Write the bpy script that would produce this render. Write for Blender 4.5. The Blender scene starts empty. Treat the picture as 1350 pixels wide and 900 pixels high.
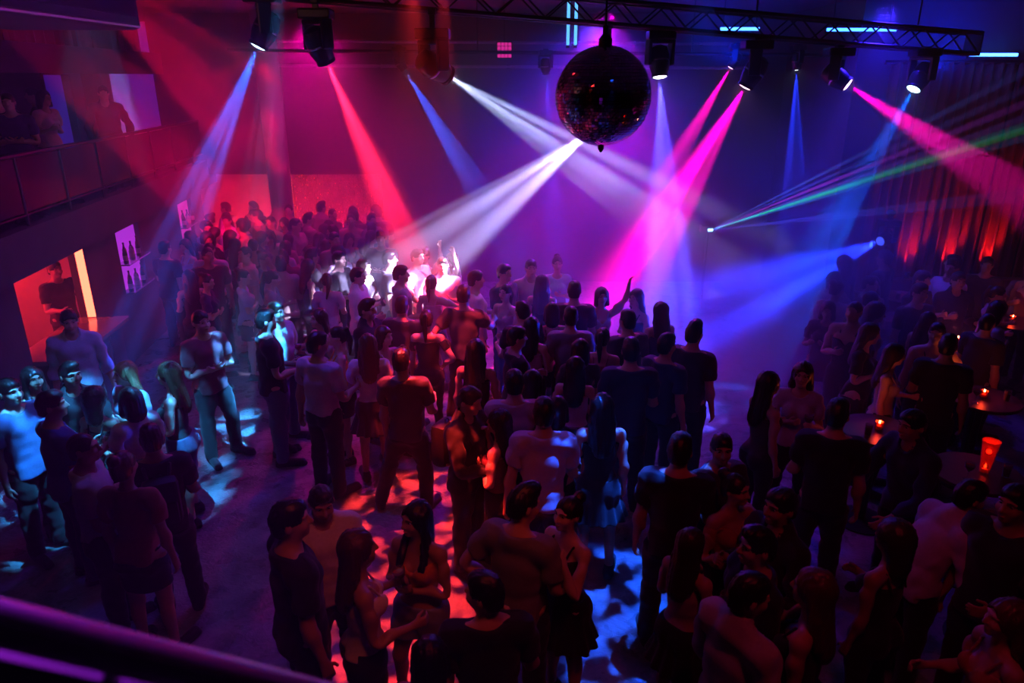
import bpy, bmesh, math, random
import numpy as np
from mathutils import Vector, Matrix

SC = bpy.context.scene
COL = SC.collection
R = math.radians

# ------------------------------------------------------------------ camera
PITCH = R(20.2)
FOC = 950.0                       # focal length in pixels of the 1350 x 900 frame
CAM = Vector((0.0, 0.0, 4.2))     # eye height of somebody on the mezzanine
cam_data = bpy.data.cameras.new('camera')
cam_data.sensor_width = 36.0
cam_data.lens = FOC / 1350.0 * 36.0
cam_data.clip_start = 0.05
cam_data.clip_end = 100.0
cam_data.dof.use_dof = True
cam_data.dof.focus_distance = 8.5
cam_data.dof.aperture_fstop = 2.8
cam = bpy.data.objects.new('camera', cam_data)
COL.objects.link(cam)
cam.location = CAM
cam.rotation_euler = (math.pi / 2 - PITCH, 0.0, 0.0)
SC.camera = cam

# ------------------------------------------------------------------ colour management, sampling helpers
SC.view_settings.view_transform = 'Standard'
SC.view_settings.look = 'None'
SC.view_settings.gamma = 1.0
SC.view_settings.use_curve_mapping = False
SC.view_settings.exposure = 0.35
cy = SC.cycles
cy.use_denoising = True
cy.max_bounces = 5
cy.diffuse_bounces = 2
cy.glossy_bounces = 3
cy.transmission_bounces = 4
cy.transparent_max_bounces = 6
cy.volume_bounces = 0
cy.sample_clamp_direct = 0.0
cy.sample_clamp_indirect = 3.0
cy.caustics_reflective = False
cy.caustics_refractive = False

# ------------------------------------------------------------------ world: a dark room, next to no stray light
world = bpy.data.worlds.new('world')
SC.world = world
world.use_nodes = True
bg = world.node_tree.nodes['Background']
bg.inputs['Color'].default_value = (0.30, 0.12, 1.0, 1.0)
bg.inputs['Strength'].default_value = 0.004
# stage haze: thin near the mezzanine, thick and drifting over the back of the dance floor
wn = world.node_tree


def _wn(kind, **kw):
    n = wn.nodes.new(kind)
    for k_, v_ in kw.items():
        setattr(n, k_, v_)
    return n


def _mr(src, a, b, c, d):
    n = _wn('ShaderNodeMapRange', interpolation_type='SMOOTHSTEP')
    for k_, v_ in zip(('From Min', 'From Max', 'To Min', 'To Max'), (a, b, c, d)):
        n.inputs[k_].default_value = v_
    wn.links.new(src, n.inputs['Value'])
    return n.outputs['Result']


def _mul(a, b):
    n = _wn('ShaderNodeMath', operation='MULTIPLY')
    wn.links.new(a, n.inputs[0])
    if isinstance(b, float):
        n.inputs[1].default_value = b
    else:
        wn.links.new(b, n.inputs[1])
    return n.outputs[0]


_pos = _wn('ShaderNodeNewGeometry').outputs['Position']
_sep = _wn('ShaderNodeSeparateXYZ')
wn.links.new(_pos, _sep.inputs[0])
_ns = _wn('ShaderNodeTexNoise')
_ns.inputs['Scale'].default_value = 0.55
_ns.inputs['Detail'].default_value = 1.0
wn.links.new(_pos, _ns.inputs['Vector'])
_d = _mul(_mr(_sep.outputs['Y'], 6.6, 10.3, 0.004, 0.092), _mr(_ns.outputs['Fac'], 0.3, 0.7, 0.55, 1.45))
_d = _mul(_d, _mr(_sep.outputs['X'], 4.5, 7.5, 1.0, 0.45))
_d = _mul(_d, _mr(_sep.outputs['X'], -6.0, -3.0, 0.6, 1.0))


def _blob(c, r_, amount):
    """a soft cloud of fresh smoke"""
    d_ = _wn('ShaderNodeVectorMath', operation='DISTANCE')
    wn.links.new(_pos, d_.inputs[0])
    d_.inputs[1].default_value = c
    return _mul(_mr(d_.outputs['Value'], 0.2 * r_, r_, amount, 0.0), _mr(_ns.outputs['Fac'], 0.35, 0.65, 0.5, 1.5))


for _b in (_blob((3.3, 9.0, 1.1), 2.7, 0.42), _blob((1.5, 10.2, 1.7), 2.4, 0.10)):
    _a = _wn('ShaderNodeMath', operation='ADD')
    wn.links.new(_d, _a.inputs[0])
    wn.links.new(_b, _a.inputs[1])
    _d = _a.outputs[0]
_vs = _wn('ShaderNodeVolumeScatter')
_vs.inputs['Color'].default_value = (1, 1, 1, 1)
_vs.inputs['Anisotropy'].default_value = 0.1
wn.links.new(_d, _vs.inputs['Density'])
wn.links.new(_vs.outputs['Volume'], wn.nodes['World Output'].inputs['Volume'])
world.cycles.volume_step_size = 0.6
cy.volume_max_steps = 48
cy.volume_step_rate = 3.0


# ------------------------------------------------------------------ pixel -> direction helpers (1350 x 900 frame)
def ray(px, py):
    x = (px - 675.0) / FOC
    d = (py - 450.0) / FOC
    c, s = math.cos(PITCH), math.sin(PITCH)
    return Vector((x, c - d * s, -s - d * c))


def at_depth(px, py, Y):
    r = ray(px, py)
    return CAM + r * (Y / r.y)


def at_height(px, py, z):
    r = ray(px, py)
    return CAM + r * ((z - CAM.z) / r.z)


# ------------------------------------------------------------------ materials
def _nodes(name):
    m = bpy.data.materials.new(name)
    m.use_nodes = True
    nt = m.node_tree
    return m, nt, nt.nodes['Principled BSDF']


def mat(name, col, rough=0.6, metal=0.0, spec=0.5, noise=0.0, nscale=20.0, bump=0.0, bscale=60.0, emit=None, estr=0.0,
        trans=0.0, coat=0.0, sheen=0.0):
    m, nt, b = _nodes(name)
    b.inputs['Base Color'].default_value = (*col, 1)
    b.inputs['Roughness'].default_value = rough
    b.inputs['Metallic'].default_value = metal
    b.inputs['Specular IOR Level'].default_value = spec
    b.inputs['Transmission Weight'].default_value = trans
    b.inputs['Coat Weight'].default_value = coat
    b.inputs['Sheen Weight'].default_value = sheen
    tc = nt.nodes.new('ShaderNodeTexCoord')
    if noise > 0:
        n = nt.nodes.new('ShaderNodeTexNoise')
        n.inputs['Scale'].default_value = nscale
        n.inputs['Detail'].default_value = 4
        nt.links.new(tc.outputs['Object'], n.inputs['Vector'])
        mr = nt.nodes.new('ShaderNodeMapRange')
        mr.inputs['To Min'].default_value = 1 - noise
        mr.inputs['To Max'].default_value = 1 + noise
        nt.links.new(n.outputs['Fac'], mr.inputs['Value'])
        mx = nt.nodes.new('ShaderNodeMix')
        mx.data_type = 'RGBA'
        mx.blend_type = 'MULTIPLY'
        mx.inputs['Factor'].default_value = 1
        mx.inputs['A'].default_value = (*col, 1)
        cmb = nt.nodes.new('ShaderNodeCombineColor')
        for k in range(3):
            nt.links.new(mr.outputs['Result'], cmb.inputs[k])
        nt.links.new(cmb.outputs['Color'], mx.inputs['B'])
        nt.links.new(mx.outputs['Result'], b.inputs['Base Color'])
    if bump > 0:
        n2 = nt.nodes.new('ShaderNodeTexNoise')
        n2.inputs['Scale'].default_value = bscale
        n2.inputs['Detail'].default_value = 3
        nt.links.new(tc.outputs['Object'], n2.inputs['Vector'])
        bp = nt.nodes.new('ShaderNodeBump')
        bp.inputs['Strength'].default_value = bump
        bp.inputs['Distance'].default_value = 0.02
        nt.links.new(n2.outputs['Fac'], bp.inputs['Height'])
        nt.links.new(bp.outputs['Normal'], b.inputs['Normal'])
    if emit is not None:
        b.inputs['Emission Color'].default_value = (*emit, 1)
        b.inputs['Emission Strength'].default_value = estr
    return m


_glow = {}


def glow_mat(name, col, strength):
    if name not in _glow:
        _glow[name] = mat(name, tuple(min(1, c) * 0.5 for c in col), 0.4, emit=col, estr=strength)
    return _glow[name]


M = {
    'black': mat('matte_black_paint', (0.012, 0.012, 0.014), 0.55, noise=0.3),
    'blackmetal': mat('black_powder_coat', (0.02, 0.02, 0.024), 0.38, metal=0.3, noise=0.2, nscale=60),
    'wall': mat('dark_plaster', (0.06, 0.055, 0.06), 0.75, noise=0.35, nscale=3, bump=0.15, bscale=30),
    'wallred': mat('painted_wall', (0.45, 0.40, 0.40), 0.6, noise=0.2, nscale=4),
    'ceil': mat('dark_ceiling_paint', (0.10, 0.10, 0.11), 0.7, noise=0.4, nscale=5, bump=0.2, bscale=12),
    'wood': mat('dark_wood', (0.07, 0.035, 0.02), 0.35, noise=0.4, nscale=14),
    'counter': mat('polished_counter', (0.25, 0.16, 0.12), 0.18, noise=0.2),
    'steel': mat('brushed_steel', (0.62, 0.60, 0.64), 0.22, metal=1.0, noise=0.12, nscale=90),
    'glass': mat('clear_glass', (0.9, 0.9, 0.92), 0.05, trans=0.9),
    'drape': mat('heavy_drape', (0.30, 0.05, 0.05), 0.8, noise=0.25, nscale=30, sheen=0.3),
}


# ------------------------------------------------------------------ mesh builder
class MB:
    def __init__(self):
        self.v, self.f = [], []

    def add(self, vs, fs):
        o = len(self.v)
        self.v += [tuple(p) for p in vs]
        self.f += [tuple(i + o for i in f) for f in fs]
        return self

    def box(self, c, s, rot=None, bev=0.0):
        """box centred at c with size s; bev > 0 chamfers the vertical-ish edges by building a bevelled hull"""
        hx, hy, hz = s[0] / 2, s[1] / 2, s[2] / 2
        c = Vector(c)
        rot = rot or Matrix.Identity(3)
        if bev <= 0:
            pts = [Vector((x, y, z)) for z in (-hz, hz) for y in (-hy, hy) for x in (-hx, hx)]
            fs = [(0, 2, 3, 1), (4, 5, 7, 6), (0, 1, 5, 4), (2, 6, 7, 3), (0, 4, 6, 2), (1, 3, 7, 5)]
            return self.add([c + rot @ p for p in pts], fs)
        b = min(bev, hx * .9, hy * .9, hz * .9)
        bm = bmesh.new()
        bmesh.ops.create_cube(bm, size=1.0)
        for v in bm.verts:
            v.co = Vector((v.co.x * s[0], v.co.y * s[1], v.co.z * s[2]))
        bmesh.ops.bevel(bm, geom=bm.edges[:], offset=b, segments=2, affect='EDGES', profile=0.6)
        bm.verts.ensure_lookup_table()
        vs = [c + rot @ v.co for v in bm.verts]
        fs = [tuple(v.index for v in f.verts) for f in bm.faces]
        bm.free()
        return self.add(vs, fs)

    def tube(self, pts, rad, seg=10, cap=True):
        pts = [Vector(p) for p in pts]
        rad = rad if isinstance(rad, (list, tuple)) else [rad] * len(pts)
        vs, fs = [], []
        up0 = None
        for i, p in enumerate(pts):
            a = pts[max(i - 1, 0)]
            b = pts[min(i + 1, len(pts) - 1)]
            t = (b - a).normalized()
            if up0 is None or abs(up0.dot(t)) > 0.99:
                up0 = Vector((0, 0, 1)) if abs(t.z) < 0.9 else Vector((0, 1, 0))
            x = t.cross(up0).normalized()
            y = t.cross(x).normalized()
            for k in range(seg):
                an = 2 * math.pi * k / seg
                vs.append(p + (x * math.cos(an) + y * math.sin(an)) * rad[i])
        for i in range(len(pts) - 1):
            for k in range(seg):
                k2 = (k + 1) % seg
                fs.append((i * seg + k, i * seg + k2, (i + 1) * seg + k2, (i + 1) * seg + k))
        if cap:
            fs.append(tuple(range(seg)))
            fs.append(tuple((len(pts) - 1) * seg + k for k in reversed(range(seg))))
        return self.add(vs, fs)

    def lathe(self, prof, c=(0, 0, 0), seg=20, rot=None, cap=True):
        """prof: list of (radius, height) along local z"""
        c = Vector(c)
        rot = rot or Matrix.Identity(3)
        vs, fs = [], []
        for (r_, h_) in prof:
            for k in range(seg):
                an = 2 * math.pi * k / seg
                vs.append(c + rot @ Vector((r_ * math.cos(an), r_ * math.sin(an), h_)))
        n = len(prof)
        for i in range(n - 1):
            for k in range(seg):
                k2 = (k + 1) % seg
                fs.append((i * seg + k, i * seg + k2, (i + 1) * seg + k2, (i + 1) * seg + k))
        if cap:
            fs.append(tuple(reversed(range(seg))))
            fs.append(tuple((n - 1) * seg + k for k in range(seg)))
        return self.add(vs, fs)

    def prism(self, poly, z0, z1):
        """poly: list of (x, y) counter-clockwise"""
        n = len(poly)
        vs = [(x, y, z0) for x, y in poly] + [(x, y, z1) for x, y in poly]
        fs = [tuple(reversed(range(n))), tuple(range(n, 2 * n))]
        for k in range(n):
            k2 = (k + 1) % n
            fs.append((k, k2, n + k2, n + k))
        return self.add(vs, fs)

    def mesh(self, name, material, smooth=False):
        me = bpy.data.meshes.new(name)
        me.from_pydata(self.v, [], self.f)
        me.materials.append(material)
        if smooth:
            me.shade_smooth()
            me.set_sharp_from_angle(angle=R(40))
        return me

    def build(self, name, material, parent=None, smooth=False):
        return obj(name, self.mesh(name, material, smooth), parent)


def obj(name, data, parent=None, loc=None, rot=None):
    o = bpy.data.objects.new(name, data)
    COL.objects.link(o)
    if parent is not None:
        o.parent = parent
    if loc is not None:
        o.location = loc
    if rot is not None:
        o.rotation_euler = rot
    return o


def tag(o, label=None, cat=None, group=None, kind=None):
    if label:
        o['label'] = label
    if cat:
        o['category'] = cat
    if group:
        o['group'] = group
    if kind:
        o['kind'] = kind
    return o


def thing(name, label, cat, loc=(0, 0, 0), rotz=0.0, group=None):
    e = obj(name, None, None, loc, (0, 0, rotz))
    e.empty_display_size = 0.1
    return tag(e, label, cat, group)


def struct(o):
    o['kind'] = 'structure'
    return o


def copy_tree(o, parent=None):
    c = o.copy()
    COL.objects.link(c)
    c.parent = parent
    for ch in list(o.children):
        copy_tree(ch, c)
    return c


def rot_to(d):
    """3x3 matrix whose -Z axis points along d (like a spot lamp), Y roughly up"""
    return Vector(d).normalized().to_track_quat('-Z', 'Y').to_matrix()


# ------------------------------------------------------------------ spot lamps with a gobo (patterned slide) in them
def lamp_spot(name, origin, target, col, power, angle, blend=0.25, gobo=None, gscale=3.0, parent=None, soft=0.03, seed=0, lo=0.04, hi=1.9):
    L = bpy.data.lights.new(name, 'SPOT')
    L.energy = power
    L.color = col
    L.spot_size = R(angle)
    L.spot_blend = blend
    L.shadow_soft_size = soft
    o = obj(name, L, None)
    o.location = origin
    o.rotation_euler = (Vector(target) - Vector(origin)).to_track_quat('-Z', 'Y').to_euler()
    if gobo:
        L.use_nodes = True
        nt = L.node_tree
        em = nt.nodes['Emission']
        tc = nt.nodes.new('ShaderNodeTexCoord')
        sep = nt.nodes.new('ShaderNodeSeparateXYZ')
        nt.links.new(tc.outputs['Normal'], sep.inputs[0])
        cmb = nt.nodes.new('ShaderNodeCombineXYZ')
        k = gscale / math.tan(R(angle) / 2)
        for ax in (0, 1):
            dv = nt.nodes.new('ShaderNodeMath'); dv.operation = 'DIVIDE'
            nt.links.new(sep.outputs[ax], dv.inputs[0])
            nt.links.new(sep.outputs[2], dv.inputs[1])
            mu = nt.nodes.new('ShaderNodeMath'); mu.operation = 'MULTIPLY_ADD'
            mu.inputs[1].default_value = k
            mu.inputs[2].default_value = seed * 7.3 + ax * 3.1
            nt.links.new(dv.outputs[0], mu.inputs[0])
            nt.links.new(mu.outputs[0], cmb.inputs[ax])
        mr = nt.nodes.new('ShaderNodeMapRange')
        mr.interpolation_type = 'SMOOTHSTEP'
        if gobo == 'noise':
            tx = nt.nodes.new('ShaderNodeTexNoise')
            tx.inputs['Scale'].default_value = 1.0
            tx.inputs['Detail'].default_value = 1.5
            nt.links.new(cmb.outputs[0], tx.inputs['Vector'])
            nt.links.new(tx.outputs['Fac'], mr.inputs['Value'])
            mr.inputs['From Min'].default_value = 0.42
            mr.inputs['From Max'].default_value = 0.60
        else:                       # 'dots': a ring of apertures, as voronoi cells
            tx = nt.nodes.new('ShaderNodeTexVoronoi')
            tx.inputs['Scale'].default_value = 1.0
            nt.links.new(cmb.outputs[0], tx.inputs['Vector'])
            nt.links.new(tx.outputs['Distance'], mr.inputs['Value'])
            mr.inputs['From Min'].default_value = 0.64
            mr.inputs['From Max'].default_value = 0.30
        mr.inputs['To Min'].default_value = lo
        mr.inputs['To Max'].default_value = hi
        nt.links.new(mr.outputs['Result'], em.inputs['Strength'])
    if parent is not None:
        o.parent = parent          # origin and target are then given relative to the parent
    return o

# ================================================================== THE ROOM
# left side runs along a line seen in the photo; s = along it into depth, n = outwards (away from the dance floor)
LB = Vector((-5.48, 7.45, 0.0))
LD = Vector((-0.110, 0.994, 0.0)).normalized()
LN = Vector((-LD.y, LD.x, 0.0))
LROT = Matrix((LD, LN, Vector((0, 0, 1)))).transposed()     # columns: s, n, z


def LW(s, n, z):
    return LB + LD * s + LN * n + Vector((0, 0, z))


class LMB(MB):
    """boxes given as ranges in the left side's own s / n / z"""
    def rng(self, s0, s1, n0, n1, z0, z1, bev=0.0):
        return self.box(LW((s0 + s1) / 2, (n0 + n1) / 2, (z0 + z1) / 2), (s1 - s0, n1 - n0, z1 - z0), LROT, bev)


def floor_material():
    m, nt, b = _nodes('polished_concrete_floor')
    tc = nt.nodes.new('ShaderNodeTexCoord')
    n1 = nt.nodes.new('ShaderNodeTexNoise')
    n1.inputs['Scale'].default_value = 2.2
    n1.inputs['Detail'].default_value = 8
    n1.inputs['Roughness'].default_value = 0.65
    n1.inputs['Distortion'].default_value = 0.6
    nt.links.new(tc.outputs['Object'], n1.inputs['Vector'])
    cr = nt.nodes.new('ShaderNodeValToRGB')
    cr.color_ramp.elements[0].position = 0.36
    cr.color_ramp.elements[0].color = (0.10, 0.10, 0.11, 1)
    cr.color_ramp.elements[1].position = 0.68
    cr.color_ramp.elements[1].color = (0.34, 0.33, 0.34, 1)
    nt.links.new(n1.outputs['Fac'], cr.inputs['Fac'])
    nt.links.new(cr.outputs['Color'], b.inputs['Base Color'])
    n2 = nt.nodes.new('ShaderNodeTexNoise')
    n2.inputs['Scale'].default_value = 5.5
    n2.inputs['Detail'].default_value = 5
    nt.links.new(tc.outputs['Object'], n2.inputs['Vector'])
    mr = nt.nodes.new('ShaderNodeMapRange')
    mr.inputs['From Min'].default_value = 0.3
    mr.inputs['From Max'].default_value = 0.7
    mr.inputs['To Min'].default_value = 0.20
    mr.inputs['To Max'].default_value = 0.46
    nt.links.new(n2.outputs['Fac'], mr.inputs['Value'])
    nt.links.new(mr.outputs['Result'], b.inputs['Roughness'])
    n3 = nt.nodes.new('ShaderNodeTexNoise')
    n3.inputs['Scale'].default_value = 16
    n3.inputs['Detail'].default_value = 6
    n3.inputs['Distortion'].default_value = 1.2
    nt.links.new(tc.outputs['Object'], n3.inputs['Vector'])
    bp = nt.nodes.new('ShaderNodeBump')
    bp.inputs['Strength'].default_value = 0.55
    bp.inputs['Distance'].default_value = 0.02
    nt.links.new(n3.outputs['Fac'], bp.inputs['Height'])
    nt.links.new(bp.outputs['Normal'], b.inputs['Normal'])
    b.inputs['Specular IOR Level'].default_value = 0.6
    return m


struct(MB().box((1.0, 7.5, -0.1), (24.0, 20.0, 0.2)).build('floor', floor_material()))
struct(MB().box((1.0, 7.5, 5.42), (24.0, 20.0, 0.16)).build('ceiling', M['ceil']))

# back wall: a solid upper wall over a low recess with a red-lit inner wall
wb = MB()
wb.box((0.2, 15.35, 3.82), (14.6, 0.3, 3.05))                 # upper wall
wb.box((2.4, 15.35, 1.15), (10.2, 0.3, 2.3))                  # lower wall right of the recess
wb.box((-2.6, 15.95, 1.1), (0.2, 1.0, 2.3))                   # recess cheek
struct(wb.build('wall_back', M['wall']))
struct(MB().box((-4.9, 16.6, 1.2), (5.0, 0.2, 2.5)).build('wall_recess', M['wallred']))
struct(MB().box((-4.9, 16.0, 2.36), (5.0, 1.1, 0.12)).build('trim_1', M['wall']))

# right side: a drape-hung wall closer to the viewer, and the side wall
wr = MB()
wr.box((8.6, 12.2, 2.67), (6.4, 0.2, 5.35))
wr.box((5.5, 13.75, 2.67), (0.2, 3.3, 5.35))
struct(wr.build('wall_right', M['wall']))
struct(MB().box((11.6, 5.5, 2.67), (0.2, 13.4, 5.35)).build('wall_far_right', M['wall']))

# left side: the wall under the gallery, with three openings
wl = LMB()
T0, T1 = 0.10, 0.32
S_OPEN = [(0.42, 2.18, 0.98, 2.04), (3.25, 4.15, 1.05, 2.0), (6.1, 6.9, 1.05, 1.95)]
prev = -4.5
for (a, b_, z0, z1) in S_OPEN:
    wl.rng(prev, a, T0, T1, 0, 2.1)
    wl.rng(a, b_, T0, T1, 0, z0)
    wl.rng(a, b_, T0, T1, z1, 2.1)
    prev = b_
wl.rng(prev, 7.6, T0, T1, 0, 2.1)
struct(wl.build('wall_left', M['wall']))
# gallery slab with its fascia, and the gallery's own back wall and head beam
sl = LMB()
sl.rng(-4.5, 8.3, 0.0, 3.4, 2.1, 2.42)
sl.rng(-4.5, 8.3, -0.06, 0.10, 2.08, 2.58)
struct(sl.build('floor_gallery', M['wall']))
gw = LMB()
GW = 1.75
WIN = [(5.55, 6.45), (7.05, 7.75)]
prev = -4.5
for (a, b_) in WIN:
    gw.rng(prev, a, GW, GW + 0.2, 2.42, 5.34)
    gw.rng(a, b_, GW, GW + 0.2, 4.22, 5.34)
    gw.rng(a, b_, GW, GW + 0.2, 2.42, 2.66)
    prev = b_
gw.rng(prev, 8.3, GW, GW + 0.2, 2.42, 5.34)
struct(gw.build('wall_gallery', M['wall']))
hb = LMB()
hb.rng(-4.5, 8.3, 0.55, 0.95, 4.24, 4.62)
struct(hb.build('trim_2', M['black']))
for i, (a, b_) in enumerate(WIN):
    g = LMB(); g.rng(a, b_, GW + 0.10, GW + 0.14, 2.66, 4.22)
    w = struct(g.build('window_%d' % (i + 1), glow_mat('window_blue_%d' % i, [(0.14, 0.03, 1.0), (0.02, 0.02, 1.0)][i], [0.15, 0.7][i])))
    f = LMB()
    f.rng(a - 0.05, a, GW - 0.03, GW + 0.1, 2.62, 4.26)
    f.rng(b_, b_ + 0.05, GW - 0.03, GW + 0.1, 2.62, 4.26)
    f.rng(a - 0.05, b_ + 0.05, GW - 0.03, GW + 0.1, 4.22, 4.27)
    f.rng(a - 0.05, b_ + 0.05, GW - 0.05, GW + 0.1, 2.61, 2.66)
    f.build('window_frame', M['black'], w)
# gallery posts and left outer wall
struct(LMB().rng(-4.5, 8.3, 3.3, 3.5, 0, 5.34).build('wall_outer_left', M['wall']))
po = LMB(); po.rng(5.0, 5.3, 0.6, 0.9, 2.42, 4.24)
struct(po.build('trim_3', mat('post_paint', (0.16, 0.07, 0.08), 0.55, noise=0.2)))
# round column in front of the back recess
cpos = at_depth(369, 240, 14.6)
struct(MB().lathe([(0.22, 0), (0.22, 5.34)], (cpos.x, 14.6, 0), 24).build('trim_4', mat('column_paint', (0.22, 0.17, 0.19), 0.45, noise=0.2, nscale=6), smooth=True))
# mezzanine the viewer stands on: parapet panel under the handrail is built with the handrail

# ================================================================== LIGHTING RIG
def truss_line(px):
    """bottom chord of the front truss above the dance floor"""
    a = at_depth(372, -4, 8.8)
    b = at_depth(1290, 71, 10.5)
    t = (px - 372) / (1290 - 372.0)
    return a, b, a.lerp(b, t)


TA, TB, _ = truss_line(372)
TH = 0.26


def build_truss(label, A, B, h, name='lighting_truss'):
    root = thing(name, label, 'truss', A)
    d = (B - A)
    L = d.length
    u = d.normalized()
    w = Vector((-u.y, u.x, 0)).normalized() * 0.26
    up = Vector((0, 0, h))
    for off in (Vector(), w, up, w + up):
        MB().tube([off, off + d], 0.026, 8).build('chord', M['blackmetal'], root, True)
    nb = int(L / 0.30)
    step = d / nb
    for face in (Vector(), w):
        m_a = MB().tube([face, face + step + up], 0.011, 6).mesh('brace', M['blackmetal'], True)
        m_b = MB().tube([face + up, face + step], 0.011, 6).mesh('brace', M['blackmetal'], True)
        for k in range(nb):
            obj('brace', m_a if k % 2 == 0 else m_b, root, step * k)
    m_c = MB().tube([Vector(), w], 0.011, 6).mesh('cross_bar', M['blackmetal'], True)
    for k in range(0, nb + 1, 2):
        obj('cross_bar', m_c, root, step * k)
        obj('cross_bar', m_c, root, step * k + up)
    for k in (0, nb):
        MB().box(step * k + w / 2 + up / 2, (0.02, 0.3, h + 0.05), Matrix.Rotation(math.atan2(u.y, u.x), 3, 'Z')).build('end_plate', M['blackmetal'], root)
    for t in (0.12, 0.38, 0.64, 0.9):
        p = d * t + w / 2 + up
        MB().tube([p, Vector((p.x, p.y, 5.34 - A.z))], 0.012, 6).build('hanger_rod', M['blackmetal'], root)
    return root


build_truss('long black box truss spanning the room above the mirror ball', TA, TB, TH)
# plain pipe across the room further back that carries the small fixtures
PA = at_depth(300, 66, 12.6)
PB = at_depth(1240, 74, 12.6)
pr = thing('lighting_pipe', 'thin dark lighting pipe across the room behind the mirror ball', 'pipe', PA)
MB().tube([Vector(), PB - PA], 0.028, 10).build('pipe', M['blackmetal'], pr, True)
for t in (0.05, 0.35, 0.65, 0.95):
    p = (PB - PA) * t
    MB().tube([p, Vector((p.x, p.y, 5.34 - PA.z))], 0.01, 6).build('hanger_rod', M['blackmetal'], pr)


def moving_head(lens, target, col, hang_z, label, size=1.0, group=None, lens_str=25.0, tint=None, beam_rng=None):
    """a yoke-mounted moving head: clamp, base, yoke, head shell, front bezel, glowing lens"""
    lens = Vector(lens)
    dr = (Vector(target) - lens).normalized()
    s = size
    pivot = lens - dr * 0.21 * s
    top = Vector((pivot.x, pivot.y, max(hang_z, pivot.z + 0.36 * s)))
    root = thing('moving_head_light', label, 'stage light', top, 0.0, group)
    pv = pivot - top
    bz = pv.z + 0.26 * s                          # underside of the base box
    yaw = Matrix.Rotation(math.atan2(dr.y, dr.x) - math.pi / 2, 3, 'Z')     # local y = horizontal aim
    MB().box((0, 0, bz + 0.06 * s), (0.36 * s, 0.28 * s, 0.11 * s), None, 0.02 * s).build('base', M['blackmetal'], root)
    cl = MB().box((0, 0, (bz + 0.115 * s) / 2 + 0.0), (0.06, 0.06, max(0.02, -bz - 0.115 * s)))
    cl.box((0, 0, 0.0), (0.09, 0.12, 0.07), None, 0.015)
    cl.build('clamp', M['blackmetal'], root)
    for sx in (-1, 1):
        y = MB()
        y.box(yaw @ Vector((sx * 0.165 * s, 0, 0)) + Vector((0, 0, pv.z + 0.11 * s)), (0.045 * s, 0.15 * s, 0.32 * s), yaw, 0.02 * s)
        y.build('yoke_arm', M['blackmetal'], root)
    MB().box((0, 0, bz - 0.015 * s), (0.37 * s, 0.16 * s, 0.05 * s), yaw, 0.02 * s).build('yoke_bridge', M['blackmetal'], root)
    rm = rot_to(-dr)                               # local z points backwards -> use -z forward ... lathe along -(-dr)
    hd = MB().lathe([(0.055 * s, -0.20 * s), (0.11 * s, -0.17 * s), (0.135 * s, -0.06 * s), (0.135 * s, 0.06 * s), (0.11 * s, 0.15 * s), (0.092 * s, 0.19 * s)],
                    pv, 24, rm)
    shell = hd.build('head_shell', M['blackmetal'], root, True)
    bz_ = MB().lathe([(0.096 * s, 0.165 * s), (0.110 * s, 0.17 * s), (0.110 * s, 0.205 * s), (0.095 * s, 0.21 * s), (0.092 * s, 0.195 * s)], pv, 24, rm, cap=False)
    bz_.build('bezel', M['blackmetal'], shell, True)
    tr = MB().lathe([(0.1365 * s, -0.012 * s), (0.139 * s, -0.006 * s), (0.139 * s, 0.006 * s), (0.1365 * s, 0.012 * s)], pv, 24, rm, cap=False)
    tr.build('trim_ring', M['steel'], shell, True)
    tc_ = tint or col
    ln = MB().lathe([(0.092 * s, 0.200 * s), (0.07 * s, 0.212 * s), (0.035 * s, 0.219 * s), (0.002 * s, 0.221 * s)], pv, 20, rm, cap=False)
    ln.build('lens', glow_mat('lens_%s_%.2f_%.2f_%.2f' % (label[:12], *tc_), tc_, lens_str), shell, True)
    return root, dr


RED = (1.0, 0.012, 0.05)
MAG = (1.0, 0.0, 0.42)
BLUE = (0.01, 0.03, 1.0)
CYAN = (0.0, 0.10, 1.0)
BEAM = 4.0                        # common drive level of the moving heads
LAV = (0.07, 0.07, 1.0)
WHT = (0.50, 0.58, 1.0)


def tz(px):
    return truss_line(px)[2].z


#        lens px          target px          colour pw  angle gobo gscale  hang   lens tint          label
RIG = [
    ((340, 62, 8.75), (168, 470, 8.1), CYAN, 2600, 17, 'noise', 3.2, 1.0, (0.35, 0.75, 1.0), 'moving head with blue beam aimed down at the bar side'),
    ((431, 83, 8.9), (552, 345, 9.9), RED, 4200, 17, 'noise', 3.0, 1.0, (1.0, 0.35, 0.25), 'moving head throwing a red-orange beam'),
    ((591, 100, 9.2), (905, 300, 12.6), WHT, 1500, 15, 'noise', 3.4, 1.1, (0.8, 0.9, 1.0), 'moving head with white beam seen from behind'),
    ((870, 102, 9.8), (878, 330, 9.3), LAV, 1700, 20, 'noise', 3.0, 0.95, (0.8, 0.9, 1.0), 'moving head with pale blue beam aimed straight down beside mirror ball'),
    ((982, 115, 9.95), (835, 365, 10.3), MAG, 6400, 21, 'noise', 2.6, 1.0, (1.0, 0.5, 0.8), 'moving head with bright magenta beam aimed down at the dancers'),
    ((1118, 112, 10.15), (1345, 262, 9.0), MAG, 1500, 16, 'noise', 2.2, 0.95, (1.0, 0.5, 0.8), 'moving head with magenta beam aimed sideways at the drapes'),
    ((1204, 118, 10.35), (1095, 300, 9.8), CYAN, 900, 15, 'noise', 2.6, 0.95, (0.5, 0.85, 1.0), 'moving head with blue-white lens near the end of the truss'),
]
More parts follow.
